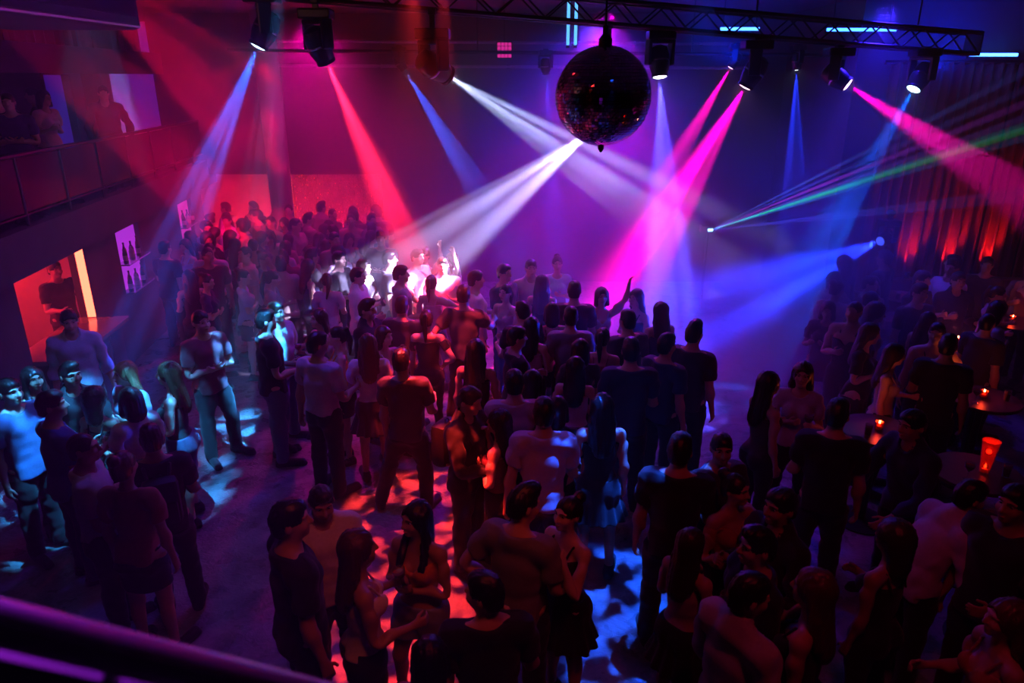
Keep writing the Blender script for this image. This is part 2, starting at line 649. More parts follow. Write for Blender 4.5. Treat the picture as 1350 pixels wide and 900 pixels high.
for k, (lp, tp, col, pw, an, gb, gs, sz, tint, lab) in enumerate(RIG):
    lens = at_depth(*lp)
    target = at_depth(*tp)
    root, dr = moving_head(lens, target, col, tz(lp[0]), lab, sz, 'moving heads on the front truss', 9.0, tint)
    lamp_spot('beam_lamp', lens + dr * 0.03 - root.location, target - root.location, col, pw * BEAM, an, 0.35, 'dots', gs * 0.62, root, 0.02, k, 0.16, 2.1)

REAR = [
    ((533, 92, 12.5), (655, 290, 13.2), CYAN, 1500, 13, 3.0, (0.4, 0.8, 1.0), 'small fixture with bright blue slanting beam on the rear pipe'),
    ((720, 98, 12.5), (735, 330, 13.0), BLUE, 1400, 11, 2.6, (0.6, 0.75, 1.0), 'small fixture with blue beam hanging behind the mirror ball'),
    ((963, 89, 12.5), (868, 250, 12.8), MAG, 1900, 14, 2.4, (1.0, 0.5, 0.85), 'small fixture with thin magenta beam on the rear pipe'),
    ((1050, 92, 12.5), (1045, 310, 12.6), BLUE, 1500, 13, 2.4, (0.7, 0.85, 1.0), 'small fixture with deep blue beam straight down on the rear pipe'),
]
for k, (lp, tp, col, pw, an, gs, tint, lab) in enumerate(REAR):
    lens = at_depth(*lp)
    target = at_depth(*tp)
    root, dr = moving_head(lens, target, col, PA.z - 0.02, lab, 0.62, 'small fixtures on the rear pipe', 9.0, tint)
    lamp_spot('beam_lamp', lens + dr * 0.03 - root.location, target - root.location, col, pw * BEAM, an, 0.35, 'dots', gs * 0.6, root, 0.015, k + 20, 0.15, 2.2)

# fixture hidden behind the mirror ball, aimed forward-left at the crowd
lens = at_depth(782, 172, 9.6)
target = at_depth(535, 362, 10.3)
root, dr = moving_head(lens, target, WHT, tz(790), 'moving head behind the mirror ball with a white beam', 0.9, 'moving heads on the front truss', 30.0, (0.9, 0.9, 1.0))
lamp_spot('beam_lamp', lens + dr * 0.03 - root.location, target - root.location, (0.55, 0.48, 1.0), 8500, 23, 0.35, 'dots', 2.3, root, 0.02, 41, 0.10, 2.3)
# red fixtures up under the ceiling at the left, outside the picture
for (lens, tp, pw, an, lab) in ((Vector((-3.5, 4.5, 5.12)), (238, 200, 10.0), 5500, 14, 'red moving head under the ceiling beside the loudspeaker'),
                                (Vector((-3.3, 5.75, 5.12)), (330, 150, 15.0), 4200, 13, 'red moving head under the ceiling aimed at the upper back wall')):
    target = at_depth(*tp)
    root, dr = moving_head(lens, target, RED, 5.3, lab, 1.0, None, 30.0, (1.0, 0.3, 0.25))
    lamp_spot('beam_lamp', lens + dr * 0.03 - root.location, target - root.location, (1.0, 0.0, 0.08), pw, an, 0.4, 'dots', 1.8, root, 0.02, 51, 0.12, 2.2)
# blue fixture low on the right beside the drapes
lens = at_depth(1160, 318, 11.4)
target = at_depth(925, 418, 9.6)
root, dr = moving_head(lens, target, BLUE, lens.z + 0.45, 'blue fixture on a floor stand beside the drapes', 0.8, None, 1.5, (0.05, 0.1, 1.0))
lamp_spot('beam_lamp', lens + dr * 0.03 - root.location, target - root.location, BLUE, 9000, 26, 0.7, 'noise', 1.8, root, 0.03, 61)
MB().tube([(0, 0, -root.location.z + 0.03), (0, 0, 0.0)], 0.03, 10).build('stand_pole', M['blackmetal'], root, True)
MB().lathe([(0.28, 0.0), (0.28, 0.015), (0.05, 0.035)], (0, 0, -root.location.z), 20).build('stand_base', M['blackmetal'], root, True)

# overhead pattern projectors that paint the floor
DOWN = [
    ((-0.62, 5.0, 5.15), (558, 810, 0), (1.0, 0.03, 0.02), 2400, 21, 'noise', 4.0, 'red nearest the mezzanine'),
    ((-0.85, 6.9, 5.15), (556, 672, 0), (1.0, 0.03, 0.03), 2600, 19, 'noise', 4.0, 'red middle'),
    ((-0.60, 7.0, 5.15), (592, 540, 0), (1.0, 0.03, 0.06), 1600, 17, 'noise', 4.0, 'red far'),
    ((-1.8, 6.4, 5.15), (318, 566, 0), (0.03, 0.36, 1.0), 5200, 12, 'noise', 3.0, 'cyan'),
    ((-2.7, 5.2, 5.15), (142, 535, 1.2), (0.03, 0.36, 1.0), 1700, 28, 'noise', 4.5, 'cyan bar-side'),
    ((1.3, 5.2, 5.15), (800, 800, 0), (0.01, 0.10, 1.0), 2400, 20, 'noise', 4.0, 'blue'),
]
for k, (o_, (px, py, z), col, pw, an, gb, gs, nm) in enumerate(DOWN):
    tg = at_height(px, py, z)
    o_ = Vector(o_)
    root, dr = moving_head(o_, tg, col, 5.33, nm + ' pattern projector hung under the ceiling', 0.8, None, 12.0, col)
    lamp_spot('beam_lamp', o_ + dr * 0.03 - root.location, tg - root.location, col, pw, an, 0.3, gb, gs, root, 0.012, k + 70, 0.02, 2.0)

# added fill spots with no fixture, tinting haze, ceiling, handrail and front guests
def wash(name, loc, target, col, pw, an):
    lamp_spot(name, loc, target, col, pw, an, 1.0, None, 1, None, 0.15)


wash('added_haze_wash', (1.5, 14.3, 5.1), (1.2, 11.0, 0), (0.06, 0.02, 1.0), 1500, 115)  # this and the next four: added to colour the haze
wash('added_haze_wash', (-3.5, 13.8, 5.1), (-3.5, 12.0, 0), (0.80, 0.0, 0.30), 600, 130)
wash('added_haze_wash', (1.6, 13.2, 5.2), (0.9, 10.0, 0), (0.85, 0.0, 0.8), 1600, 75)
wash('added_haze_wash', (5.0, 10.5, 5.1), (4.0, 9.5, 0), (0.03, 0.01, 1.0), 900, 80)
wash('added_haze_wash', (-2.5, 7.0, 5.1), (-2.5, 7.5, 0), (0.10, 0.03, 1.0), 120, 130)
lamp_spot('added_front_fill', (-1.3, 2.5, 5.2), (-0.55, 0.8, 3.45), (0.45, 0.02, 1.0), 1600, 26, 0.8, None, 1, None, 0.25)  # added to put a purple streak on the handrail
wash('added_ceiling_fill', (3.2, 11.6, 4.4), (3.4, 12.4, 5.4), (0.0, 0.02, 1.0), 160, 130)  # these two blue spots are added to brighten the ceiling round the battens
wash('added_ceiling_fill', (6.0, 10.8, 4.3), (6.4, 11.6, 5.2), (0.0, 0.02, 1.0), 200, 130)
wash('added_front_fill', (1.4, 2.0, 5.2), (1.4, 3.6, 1.0), (1.0, 0.03, 0.08), 34, 100)  # added red fill for the people below the mezzanine
wash('added_front_fill', (-0.2, 2.0, 5.2), (-0.75, 4.0, 1.2), (1.0, 0.10, 0.04), 40, 44)  # added orange fill for the front group
lamp_spot('added_front_fill', (-0.2, 2.4, 5.2), (-0.36, 0.88, 3.42), (1.0, 0.01, 0.08), 120, 14, 0.8, None, 1, None, 0.12)  # added to put a red streak on the handrail

# ================================================================== FIGURES
# A body is a distance field in a relaxed A-pose, meshed once per build (man / woman) as ONE surface; clothes and hair
# are further fields round the same body.  Everything is then bent into each person's pose by smooth skinning.
def V3(*a):
    return np.array(a, dtype=float)


class Field:
    def __init__(self, lo, hi, h):
        self.lo = np.array(lo, float)
        n = np.ceil((np.array(hi) - self.lo) / h).astype(int) + 1
        self.h = h
        self.ax = [self.lo[i] + h * np.arange(n[i]) for i in range(3)]
        self.F = np.full(n, 1.0, dtype=np.float32)

    def sub(self, lo, hi):
        sl = []
        for i in range(3):
            a = int(np.clip(np.floor((lo[i] - self.lo[i]) / self.h), 0, len(self.ax[i])))
            b = int(np.clip(np.ceil((hi[i] - self.lo[i]) / self.h) + 1, 0, len(self.ax[i])))
            sl.append(slice(a, b))
        return tuple(sl)

    def grid(self, sl):
        return np.meshgrid(self.ax[0][sl[0]], self.ax[1][sl[1]], self.ax[2][sl[2]], indexing='ij', sparse=True)

    def add(self, pr, k=0.02, off=0.0, op='u'):
        lo, hi = prim_box(pr, off + max(k, 0.0) + 0.05)
        sl = self.sub(lo, hi)
        if any(s.stop <= s.start for s in sl):
            return self
        d = prim_dist(pr, *self.grid(sl)) - off
        A = self.F[sl]
        if op == 'u':
            if k <= 0:
                self.F[sl] = np.minimum(A, d)
            else:
                h = np.clip(0.5 + 0.5 * (A - d) / k, 0, 1)
                self.F[sl] = A + (d - A) * h - k * h * (1 - h)
        else:                                   # subtract
            h = np.clip(0.5 - 0.5 * (A + d) / max(k, 1e-6), 0, 1)
            self.F[sl] = A + (-d - A) * h + k * h * (1 - h)
        return self

    def cut(self, fn):
        """intersect with fn(X, Y, Z) <= 0"""
        g = self.grid((slice(None),) * 3)
        self.F = np.maximum(self.F, fn(*g)).astype(np.float32)
        return self

    def wobble(self, fn):
        g = self.grid((slice(None),) * 3)
        self.F = (self.F + fn(*g)).astype(np.float32)
        return self

    def mesh(self):
        return surface_nets(self.F, self.lo, self.h)


def prim_box(p, m):
    if p[0] == 'c':
        r = max(p[3], p[4]) + m
        a, b = p[1], p[2]
        return np.minimum(a, b) - r, np.maximum(a, b) + r
    r = np.array(p[2]) + m
    return p[1] - r, p[1] + r


def prim_dist(p, X, Y, Z):
    if p[0] == 'c':
        a, b, ra, rb = p[1], p[2], p[3], p[4]
        ky = p[5] if len(p) > 5 else 1.0
        ab = (b - a) * V3(1, 1 / ky, 1)
        px, py, pz = X - a[0], (Y - a[1]) / ky, Z - a[2]
        t = np.clip((px * ab[0] + py * ab[1] + pz * ab[2]) / max(ab @ ab, 1e-9), 0, 1)
        d = np.sqrt((px - t * ab[0]) ** 2 + (py - t * ab[1]) ** 2 + (pz - t * ab[2]) ** 2) - (ra + (rb - ra) * t)
        return d * (ky ** 0.5 if ky < 1 else 1.0)
    c, r = p[1], p[2]
    x, y, z = (X - c[0]) / r[0], (Y - c[1]) / r[1], (Z - c[2]) / r[2]
    k0 = np.sqrt(x * x + y * y + z * z)
    k1 = np.sqrt((x / r[0]) ** 2 + (y / r[1]) ** 2 + (z / r[2]) ** 2) + 1e-9
    return k0 * (k0 - 1) / k1


def surface_nets(F, lo, h):
    nx, ny, nz = F.shape
    S = F < 0
    cnt = np.zeros((nx - 1, ny - 1, nz - 1), np.int32)
    acc = np.zeros((nx - 1, ny - 1, nz - 1, 3), np.float32)
    # edges along each axis
    for ax in range(3):
        a = [slice(None)] * 3; b = [slice(None)] * 3
        a[ax] = slice(0, -1); b[ax] = slice(1, None)
        Fa, Fb = F[tuple(a)], F[tuple(b)]
        ch = S[tuple(a)] != S[tuple(b)]
        idx = np.argwhere(ch)
        if len(idx) == 0:
            continue
        fa, fb = Fa[ch], Fb[ch]
        t = fa / (fa - fb)
        pos = idx.astype(np.float32)
        pos[:, ax] += t
        o1, o2 = [i for i in range(3) if i != ax]
        for d1 in (0, -1):
            for d2 in (0, -1):
                c = idx.copy()
                c[:, o1] += d1
                c[:, o2] += d2
                ok = (c[:, o1] >= 0) & (c[:, o2] >= 0) & (c[:, o1] < cnt.shape[o1]) & (c[:, o2] < cnt.shape[o2])
                cc = c[ok]
                np.add.at(cnt, (cc[:, 0], cc[:, 1], cc[:, 2]), 1)
                np.add.at(acc, (cc[:, 0], cc[:, 1], cc[:, 2]), pos[ok])
    occ = cnt > 0
    vid = -np.ones(cnt.shape, np.int64)
    vid[occ] = np.arange(occ.sum())
    verts = acc[occ] / cnt[occ][:, None] * h + lo
    quads = []
    for ax in range(3):
        a = [slice(None)] * 3; b = [slice(None)] * 3
        a[ax] = slice(0, -1); b[ax] = slice(1, None)
        Sa, Sb = S[tuple(a)], S[tuple(b)]
        idx = np.argwhere(Sa != Sb)
        if len(idx) == 0:
            continue
        flip = Sa[Sa != Sb]
        o1, o2 = (ax + 1) % 3, (ax + 2) % 3
        ok = (idx[:, o1] > 0) & (idx[:, o2] > 0) & (idx[:, o1] < cnt.shape[o1]) & (idx[:, o2] < cnt.shape[o2])
        idx, flip = idx[ok], flip[ok]
        q = []
        for d1, d2 in ((-1, -1), (0, -1), (0, 0), (-1, 0)):
            c = idx.copy()
            c[:, o1] += d1
            c[:, o2] += d2
            q.append(vid[c[:, 0], c[:, 1], c[:, 2]])
        q = np.stack(q, 1)
        q[~flip] = q[~flip][:, ::-1]
        quads.append(q)
    return verts.astype(np.float64), np.concatenate(quads)


def decimate(v, q, ratio):
    me = bpy.data.meshes.new('tmp')
    me.from_pydata(v.tolist(), [], q.tolist())
    o = bpy.data.objects.new('tmp', me)
    COL.objects.link(o)
    md = o.modifiers.new('d', 'DECIMATE')
    md.ratio = ratio
    dg = bpy.context.evaluated_depsgraph_get()
    ev = o.evaluated_get(dg)
    m2 = ev.to_mesh()
    m2.calc_loop_triangles()
    nv = len(m2.vertices)
    vv = np.empty(nv * 3, np.float32)
    m2.vertices.foreach_get('co', vv)
    nt_ = len(m2.loop_triangles)
    tt = np.empty(nt_ * 3, np.int32)
    m2.loop_triangles.foreach_get('vertices', tt)
    ev.to_mesh_clear()
    bpy.data.objects.remove(o)
    bpy.data.meshes.remove(me)
    return vv.reshape(-1, 3).astype(float), tt.reshape(-1, 3)


def fast_mesh(name, v, t):
    me = bpy.data.meshes.new(name)
    n = len(t)
    me.vertices.add(len(v))
    me.vertices.foreach_set('co', np.asarray(v, np.float32).ravel())
    me.loops.add(n * 3)
    me.loops.foreach_set('vertex_index', np.asarray(t, np.int32).ravel())
    me.polygons.add(n)
    me.polygons.foreach_set('loop_start', np.arange(0, n * 3, 3, dtype=np.int32))
    me.update(calc_edges=True)
    me.shade_smooth()
    return me


class Build:
    """man ('m') or woman ('f'): joints, body primitives, garment library; 1.78 m tall before scaling"""
    def __init__(self, sex):
        f = sex == 'f'
        self.sex = sex
        sh = 0.158 if f else 0.186
        hipx = 0.092
        self.J = J = {}
        J['pelvis'] = V3(0, 0.0, 0.95)
        J['spine'] = V3(0, 0.01, 1.06)
        J['chest'] = V3(0, 0.015, 1.22)
        J['neck'] = V3(0, 0.02, 1.49)
        J['head'] = V3(0, 0.005, 1.575)
        ua = V3(0.62, 0.0, -0.785); ua /= np.linalg.norm(ua)
        fa = V3(0.55, -0.10, -0.83); fa /= np.linalg.norm(fa)
        lu, lf = (0.285, 0.245) if f else (0.30, 0.262)
        for sd, sg in (('L', 1), ('R', -1)):
            m = V3(sg, 1, 1)
            J['ua' + sd] = V3(sh, 0.012, 1.425) * m
            J['fa' + sd] = J['ua' + sd] + ua * m * lu
            J['ha' + sd] = J['fa' + sd] + fa * m * lf
            J['th' + sd] = V3(hipx, 0.0, 0.93) * m
            J['sh' + sd] = V3(hipx + 0.018, -0.008, 0.505) * m
            J['ft' + sd] = V3(hipx + 0.03, 0.022, 0.085) * m
            J['toe' + sd] = V3(hipx + 0.045, -0.17, 0.03) * m
        self.fa, self.ua = fa, ua
        # hand frame: along a, palm normal pn (towards the body), thumb side ts (forwards)
        hw = 0.86 if f else 1.0
        P = self.P = {k: [] for k in ('torso', 'head', 'armL', 'armR', 'foreL', 'foreR', 'handL', 'handR', 'legL', 'legR', 'shinL', 'shinR', 'footL', 'footR')}
        t = P['torso']
        if f:
            t.append((('e', V3(0, 0.005, 0.925), (0.172, 0.112, 0.125)), 0.03))
            t.append((('c', V3(0, 0.0, 1.0), V3(0, 0.0, 1.13), 0.135, 0.112, 0.74), 0.04))
            t.append((('e', V3(0, 0.005, 1.27), (0.135, 0.095, 0.17)), 0.05))
            for s in (1, -1):
                t.append((('e', V3(0.066 * s, -0.078, 1.295), (0.06, 0.058, 0.06)), 0.025))
                t.append((('e', V3(0.075 * s, 0.065, 0.905), (0.088, 0.088, 0.10)), 0.03))
                t.append((('c', V3(0.13 * s, 0.015, 1.425), V3(0, 0.025, 1.455), 0.046, 0.056), 0.04))
                t.append((('e', V3(sh * s, 0.012, 1.415), (0.050, 0.048, 0.055)), 0.03))
            t.append((('c', V3(0, 0.02, 1.455), V3(0, -0.003, 1.585), 0.048, 0.047), 0.03))
        else:
            t.append((('e', V3(0, 0.005, 0.925), (0.160, 0.112, 0.125)), 0.03))
            t.append((('c', V3(0, 0.0, 1.0), V3(0, 0.0, 1.14), 0.142, 0.142, 0.76), 0.04))
            t.append((('e', V3(0, 0.008, 1.28), (0.172, 0.112, 0.19)), 0.05))
            for s in (1, -1):
                t.append((('e', V3(0.078 * s, -0.062, 1.345), (0.082, 0.048, 0.062)), 0.03))
                t.append((('e', V3(0.075 * s, 0.06, 0.90), (0.085, 0.075, 0.10)), 0.03))
                t.append((('c', V3(0.15 * s, 0.015, 1.43), V3(0, 0.03, 1.475), 0.060, 0.068), 0.04))
                t.append((('e', V3(sh * s, 0.012, 1.41), (0.066, 0.062, 0.070)), 0.03))
            t.append((('c', V3(0, 0.025, 1.46), V3(0, 0.0, 1.59), 0.062, 0.057), 0.03))
        hd = P['head']
        q = 0.94 if f else 1.0
        hd.append((('e', V3(0, 0.012, 1.690), (0.077 * q, 0.096, 0.095)), 0.03))
        hd.append((('e', V3(0, -0.030, 1.632), (0.060 * q, 0.066, 0.072)), 0.03))
        hd.append((('e', V3(0, -0.074, 1.585), (0.026, 0.022, 0.018)), 0.02))
        for s in (1, -1):
            hd.append((('e', V3(0.036 * s * q, -0.066, 1.645), (0.028, 0.024, 0.028)), 0.02))
            hd.append((('e', V3(0.079 * s * q, 0.012, 1.665), (0.010, 0.020, 0.030)), 0.008))
            hd.append((('c', V3(0.012 * s, -0.086, 1.702), V3(0.050 * s * q, -0.074, 1.705), 0.011, 0.009), 0.012))
        hd.append((('c', V3(0, -0.092, 1.688), V3(0, -0.112, 1.650), 0.008, 0.0125 if f else 0.0145), 0.010))
        for s in (1, -1):
            hd.append((('e', V3(0.012 * s, -0.098, 1.646), (0.009, 0.010, 0.008)), 0.006))
        hd.append((('e', V3(0, -0.089, 1.6165), (0.024, 0.013, 0.006)), 0.005))
        hd.append((('e', V3(0, -0.088, 1.6060), (0.021, 0.013, 0.006)), 0.005))
        k = 0.84 if f else 1.0
        for sd, sg in (('L', 1), ('R', -1)):
            m = V3(sg, 1, 1)
            a, b, c = J['ua' + sd], J['fa' + sd], J['ha' + sd]
            P['arm' + sd].append((('c', a, b, 0.054 * k, 0.041 * k), 0.03))
            P['arm' + sd].append((('e', a + (b - a) * 0.5 + V3(0, -0.012, 0), (0.05 * k, 0.05 * k, 0.08)), 0.03))
            P['fore' + sd].append((('c', b, c, 0.042 * k, 0.027 * k), 0.02))
            P['fore' + sd].append((('e', b + (c - b) * 0.28, (0.043 * k, 0.045 * k, 0.07)), 0.03))
            A = fa * m
            TS = V3(0, -1, 0) - A * (V3(0, -1, 0) @ A); TS /= np.linalg.norm(TS)
            PN = np.cross(A, TS) * sg
            if PN[0] * sg > 0:
                PN = -PN
            self.J['palm' + sd] = c + A * 0.075 * hw + PN * 0.028
            self.J['kn' + sd] = c + A * 0.092 * hw
            self.J['kn2' + sd] = c + A * 0.135 * hw + PN * 0.016
            self.J['tb' + sd] = c + A * 0.035 * hw + TS * 0.026
            setattr(self, 'frame' + sd, (A, TS, PN))
            H = P['hand' + sd]
            for w in (-0.024, -0.008, 0.008, 0.024):
                H.append((('c', c + A * 0.01 + TS * w * 0.6, c + A * 0.088 * hw + TS * w * hw, 0.0165, 0.0135), 0.012))
            for w, ln in ((0.0265, 0.062), (0.009, 0.070), (-0.009, 0.065), (-0.0265, 0.050)):
                k0 = c + A * 0.088 * hw + TS * w * hw
                k1 = k0 + (A * 0.93 + PN * 0.32 + TS * w * 1.5) * ln * 0.6 * hw
                k2 = k1 + (A * 0.72 + PN * 0.68) * ln * 0.55 * hw
                H.append((('c', k0, k1, 0.0098, 0.0088), 0.004))
                H.append((('c', k1, k2, 0.0088, 0.0075), 0.003))
            t0 = c + A * 0.028 * hw + TS * 0.018
            t1 = t0 + (A * 0.62 + TS * 0.72 + PN * 0.30) * 0.045 * hw
            t2 = t1 + (A * 0.90 + TS * 0.30 + PN * 0.30) * 0.042 * hw
            H.append((('c', t0, t1, 0.0135, 0.0105), 0.010))
            H.append((('c', t1, t2, 0.0105, 0.0085), 0.003))
            h_, n_, t_, o_ = J['th' + sd], J['sh' + sd], J['ft' + sd], J['toe' + sd]
            lk = 0.95 if f else 1.0
            P['leg' + sd].append((('c', h_, n_, (0.098 if f else 0.092), 0.056 * lk), 0.04))
            P['leg' + sd].append((('e', h_ + (n_ - h_) * 0.35 + V3(0, -0.015, 0), (0.08, 0.075, 0.17)), 0.04))
            P['shin' + sd].append((('c', n_, t_, 0.055 * lk, 0.036 * lk), 0.03))
            P['shin' + sd].append((('e', n_ + (t_ - n_) * 0.28 + V3(0, 0.028, 0), (0.045 * lk, 0.042 * lk, 0.11)), 0.03))
            P['foot' + sd].append((('c', t_ + V3(0, 0.02, -0.045), o_, 0.036, 0.026), 0.03))
            P['foot' + sd].append((('c', t_, t_ + V3(0, 0.03, -0.045), 0.036, 0.034), 0.02))
        # bones for skinning: name -> (parent, joint, capsules)
        Bn = self.B = {}
        Bn['pelvis'] = (None, 'pelvis', [(V3(-.07, 0, .93), V3(.07, 0, .93), .10)])
        Bn['spine'] = ('pelvis', 'spine', [(V3(-.03, 0, 1.12), V3(.03, 0, 1.12), .115)])
        Bn['chest'] = ('spine', 'chest', [(V3(-.07, 0.01, 1.32), V3(.07, 0.01, 1.32), .12), (V3(-.09, .02, 1.42), V3(.09, .02, 1.42), .055)])
        Bn['neck'] = ('chest', 'neck', [(V3(0, .02, 1.50), V3(0, .0, 1.56), .055)])
        Bn['head'] = ('neck', 'head', [(V3(0, .0, 1.70), V3(0, -.02, 1.62), .085)])
        for sd, sg in (('L', 1), ('R', -1)):
            A, TS, PN = getattr(self, 'frame' + sd)
            Bn['ua' + sd] = ('chest', 'ua' + sd, [(J['ua' + sd], J['fa' + sd], .045)])
            Bn['fa' + sd] = ('ua' + sd, 'fa' + sd, [(J['fa' + sd], J['ha' + sd], .036)])
            Bn['ha' + sd] = ('fa' + sd, 'ha' + sd, [(J['ha' + sd] + A * .01, J['kn' + sd] - A * .012, .030)])
            Bn['f1' + sd] = ('ha' + sd, 'kn' + sd, [(J['kn' + sd] + A * .012 - TS * .02, J['kn' + sd] + A * .012 + TS * .02, .018), (J['kn' + sd] + A * .03 - TS * .02 + PN * .01, J['kn' + sd] + A * .03 + TS * .02 + PN * .01, .014)])
            Bn['f2' + sd] = ('f1' + sd, 'kn2' + sd, [(J['kn2' + sd] + A * .015 + PN * .01 - TS * .02, J['kn2' + sd] + A * .015 + PN * .01 + TS * .02, .018)])
            Bn['tb' + sd] = ('ha' + sd, 'tb' + sd, [(J['tb' + sd] + TS * .014 + A * .012, J['tb' + sd] + TS * .03 + A * .06, .011)])
            Bn['th' + sd] = ('pelvis', 'th' + sd, [(J['th' + sd] + (J['sh' + sd] - J['th' + sd]) * .12, J['sh' + sd], .072)])
            Bn['sh' + sd] = ('th' + sd, 'sh' + sd, [(J['sh' + sd], J['ft' + sd], .045)])
            Bn['ft' + sd] = ('sh' + sd, 'ft' + sd, [(J['ft' + sd] + V3(0, .02, -.05), J['toe' + sd], .035)])
        self.names = list(Bn)
        self.lib = {}

    # ---------------------------------------------------------------- skinning weights
    def weights(self, v, mode='body'):
        n = len(v)
        D = np.empty((n, len(self.names)))
        for i, nm in enumerate(self.names):
            best = np.full(n, 9.0)
            for (a, b, r) in self.B[nm][2]:
                ab = b - a
                t = np.clip(((v - a) @ ab) / max(ab @ ab, 1e-9), 0, 1)
                best = np.minimum(best, np.linalg.norm(v - a - t[:, None] * ab, axis=1) - r)
            D[:, i] = best
        hand = np.array([nm[:2] in ('ha', 'f1', 'f2', 'tb') for nm in self.names])
        tau = np.where(hand, 0.006, 0.020)
        D -= D.min(1, keepdims=True)
        W = np.exp(-D / tau)
        if mode == 'hair':
            W[:] = 0
            w = np.clip((v[:, 2] - 1.40) / 0.18, 0, 1)
            w = w * w * (3 - 2 * w)
            W[:, self.names.index('head')] = w
            W[:, self.names.index('chest')] = 1 - w
        elif mode == 'skirt':
            for i, nm in enumerate(self.names):
                if nm not in ('pelvis', 'spine', 'thL', 'thR', 'chest'):
                    W[:, i] = 0
            z = np.clip((0.99 - v[:, 2]) / 0.17, 0, 1)
            lr = np.clip(0.5 + v[:, 0] / 0.16, 0, 1)
            iP, iL, iR = (self.names.index(k) for k in ('pelvis', 'thL', 'thR'))
            low = v[:, 2] < 1.0
            W[low] = 0
            W[low, iP] = (1 - 0.92 * z)[low]
            W[low, iL] = (0.92 * z * lr)[low]
            W[low, iR] = (0.92 * z * (1 - lr))[low]
        elif mode == 'shoe':
            for i, nm in enumerate(self.names):
                if not nm.startswith('ft'):
                    W[:, i] = 0
            W += 1e-12
        W[W < 0.01] = 0
        W /= W.sum(1, keepdims=True)
        return W

    def store(self, key, fld, ratio0, ratio1, mode='body'):
        v, q = fld.mesh()
        out = []
        v0, t0 = decimate(v, q, ratio0)
        out.append((v0, t0, self.weights(v0, mode)))
        v1, t1 = decimate(v0, t0, ratio1 / ratio0)
        out.append((v1, t1, self.weights(v1, mode)))
        self.lib[key] = out

    # ---------------------------------------------------------------- meshes
    def get(self, key):
        if key not in self.lib:
            getattr(self, 'make_' + key.split('.')[0])(key)
        return self.lib[key]

    def groups(self, fl, names, off=0.0, kadd=0.0):
        for g in names:
            for pr, k in self.P[g]:
                fl.add(pr, k + kadd, off)

    def make_body(self, key):
        fl = Field((-0.66, -0.22, -0.02), (0.66, 0.20, 1.82), 0.0068)
        self.groups(fl, ['torso', 'legL', 'legR', 'shinL', 'shinR', 'footL', 'footR', 'armL', 'armR', 'foreL', 'foreR'])
        for s in (1, -1):          # eye sockets come with the head
            pass
        self.groups(fl, ['head'])
        for s in (1, -1):
            fl.add(('e', V3(0.033 * s, -0.094, 1.683), (0.017, 0.014, 0.011)), 0.010, 0.0, 's')
        self.groups(fl, ['handL', 'handR'])
        self.store(key, fl, 0.115, 0.03)

    def fold(self, amp, f1=34.0, f2=21.0):
        return lambda X, Y, Z: amp * np.sin(Z * f1 + X * f2 + 1.5 * np.sin(Y * 30 + Z * 9)) * np.sin(X * 17 - Z * 13 + Y * 11)

    def make_tee(self, key):
        f = self.sex == 'f'
        fl = Field((-0.50, -0.20, 0.84), (0.50, 0.20, 1.54), 0.012)
        ease = 0.010 if f else 0.014
        self.groups(fl, ['torso'], ease, 0.02)
        if not f:
            fl.add(('c', V3(0, 0.0, 0.93), V3(0, 0.005, 1.25), 0.165, 0.17, 0.74), 0.05)
        for s in (1, -1) if 'tuck' not in key else ():          # the hem hangs clear of the hips
            fl.add(('c', V3(0.05 * s, 0.01, 0.86), V3(0.05 * s, 0.01, 1.0), 0.150 if not f else 0.152, 0.13, 0.95), 0.04)
        self.groups(fl, ['armL', 'armR'], 0.016, 0.02)
        J = self.J
        if 'long' in key:
            fl2 = fl
        hem = 0.965 if 'tuck' in key else (0.93 if f else 0.875)
        u = self.ua
        smax = 0.19 if f else 0.20
        for sg, sd in ((1, 'L'), (-1, 'R')):
            a = J['ua' + sd]
            m = u * V3(sg, 1, 1)
            fl.cut(lambda X, Y, Z: np.where(X * sg > self.J['uaL'][0] * 0.9, ((X - a[0]) * m[0] + (Y - a[1]) * m[1] + (Z - a[2]) * m[2]) - smax, -1.0))
        fl.wobble(self.fold(0.005))
        fl.cut(lambda X, Y, Z: hem - Z + 0.01 * np.sin(X * 20))
        neck = V3(0, -0.02, 1.52)
        fl.add(('e', neck, (0.085, 0.085, 0.055 if not f else 0.085)), 0.01, 0.0, 's')
        fl.cut(lambda X, Y, Z: Z - 1.505 + 0 * X + 0 * Y)
        self.store(key, fl, 0.45, 0.16)

    def make_shirt(self, key):
        """long sleeves, or rolled to the elbow with .rolled; stand-up collar"""
        f = self.sex == 'f'
        fl = Field((-0.62, -0.20, 0.82), (0.62, 0.20, 1.58), 0.012)
        self.groups(fl, ['torso'], 0.012, 0.02)
        fl.add(('c', V3(0, 0.0, 0.93), V3(0, 0.005, 1.25), 0.165 if not f else 0.145, 0.172 if not f else 0.14, 0.74), 0.05)
        for s in (1, -1):
            fl.add(('c', V3(0.05 * s, 0.01, 0.84), V3(0.05 * s, 0.01, 1.0), 0.150, 0.13, 0.95), 0.04)
        self.groups(fl, ['armL', 'armR', 'foreL', 'foreR'], 0.013, 0.02)
        lim = 0.40 if 'rolled' in key else 0.525
        J = self.J
        for sg, sd in ((1, 'L'), (-1, 'R')):
            a = J['ua' + sd]
            m = self.ua * V3(sg, 1, 1)
            fl.cut(lambda X, Y, Z: np.where(X * sg > self.J['uaL'][0] * 0.9, ((X - a[0]) * m[0] + (Y - a[1]) * m[1] + (Z - a[2]) * m[2]) - lim, -1.0))
        fl.wobble(self.fold(0.006))
        fl.cut(lambda X, Y, Z: 0.87 - Z + 0.02 * np.cos(X * 18))
        fl.add(('e', V3(0, -0.03, 1.53), (0.07, 0.09, 0.075)), 0.008, 0.0, 's')
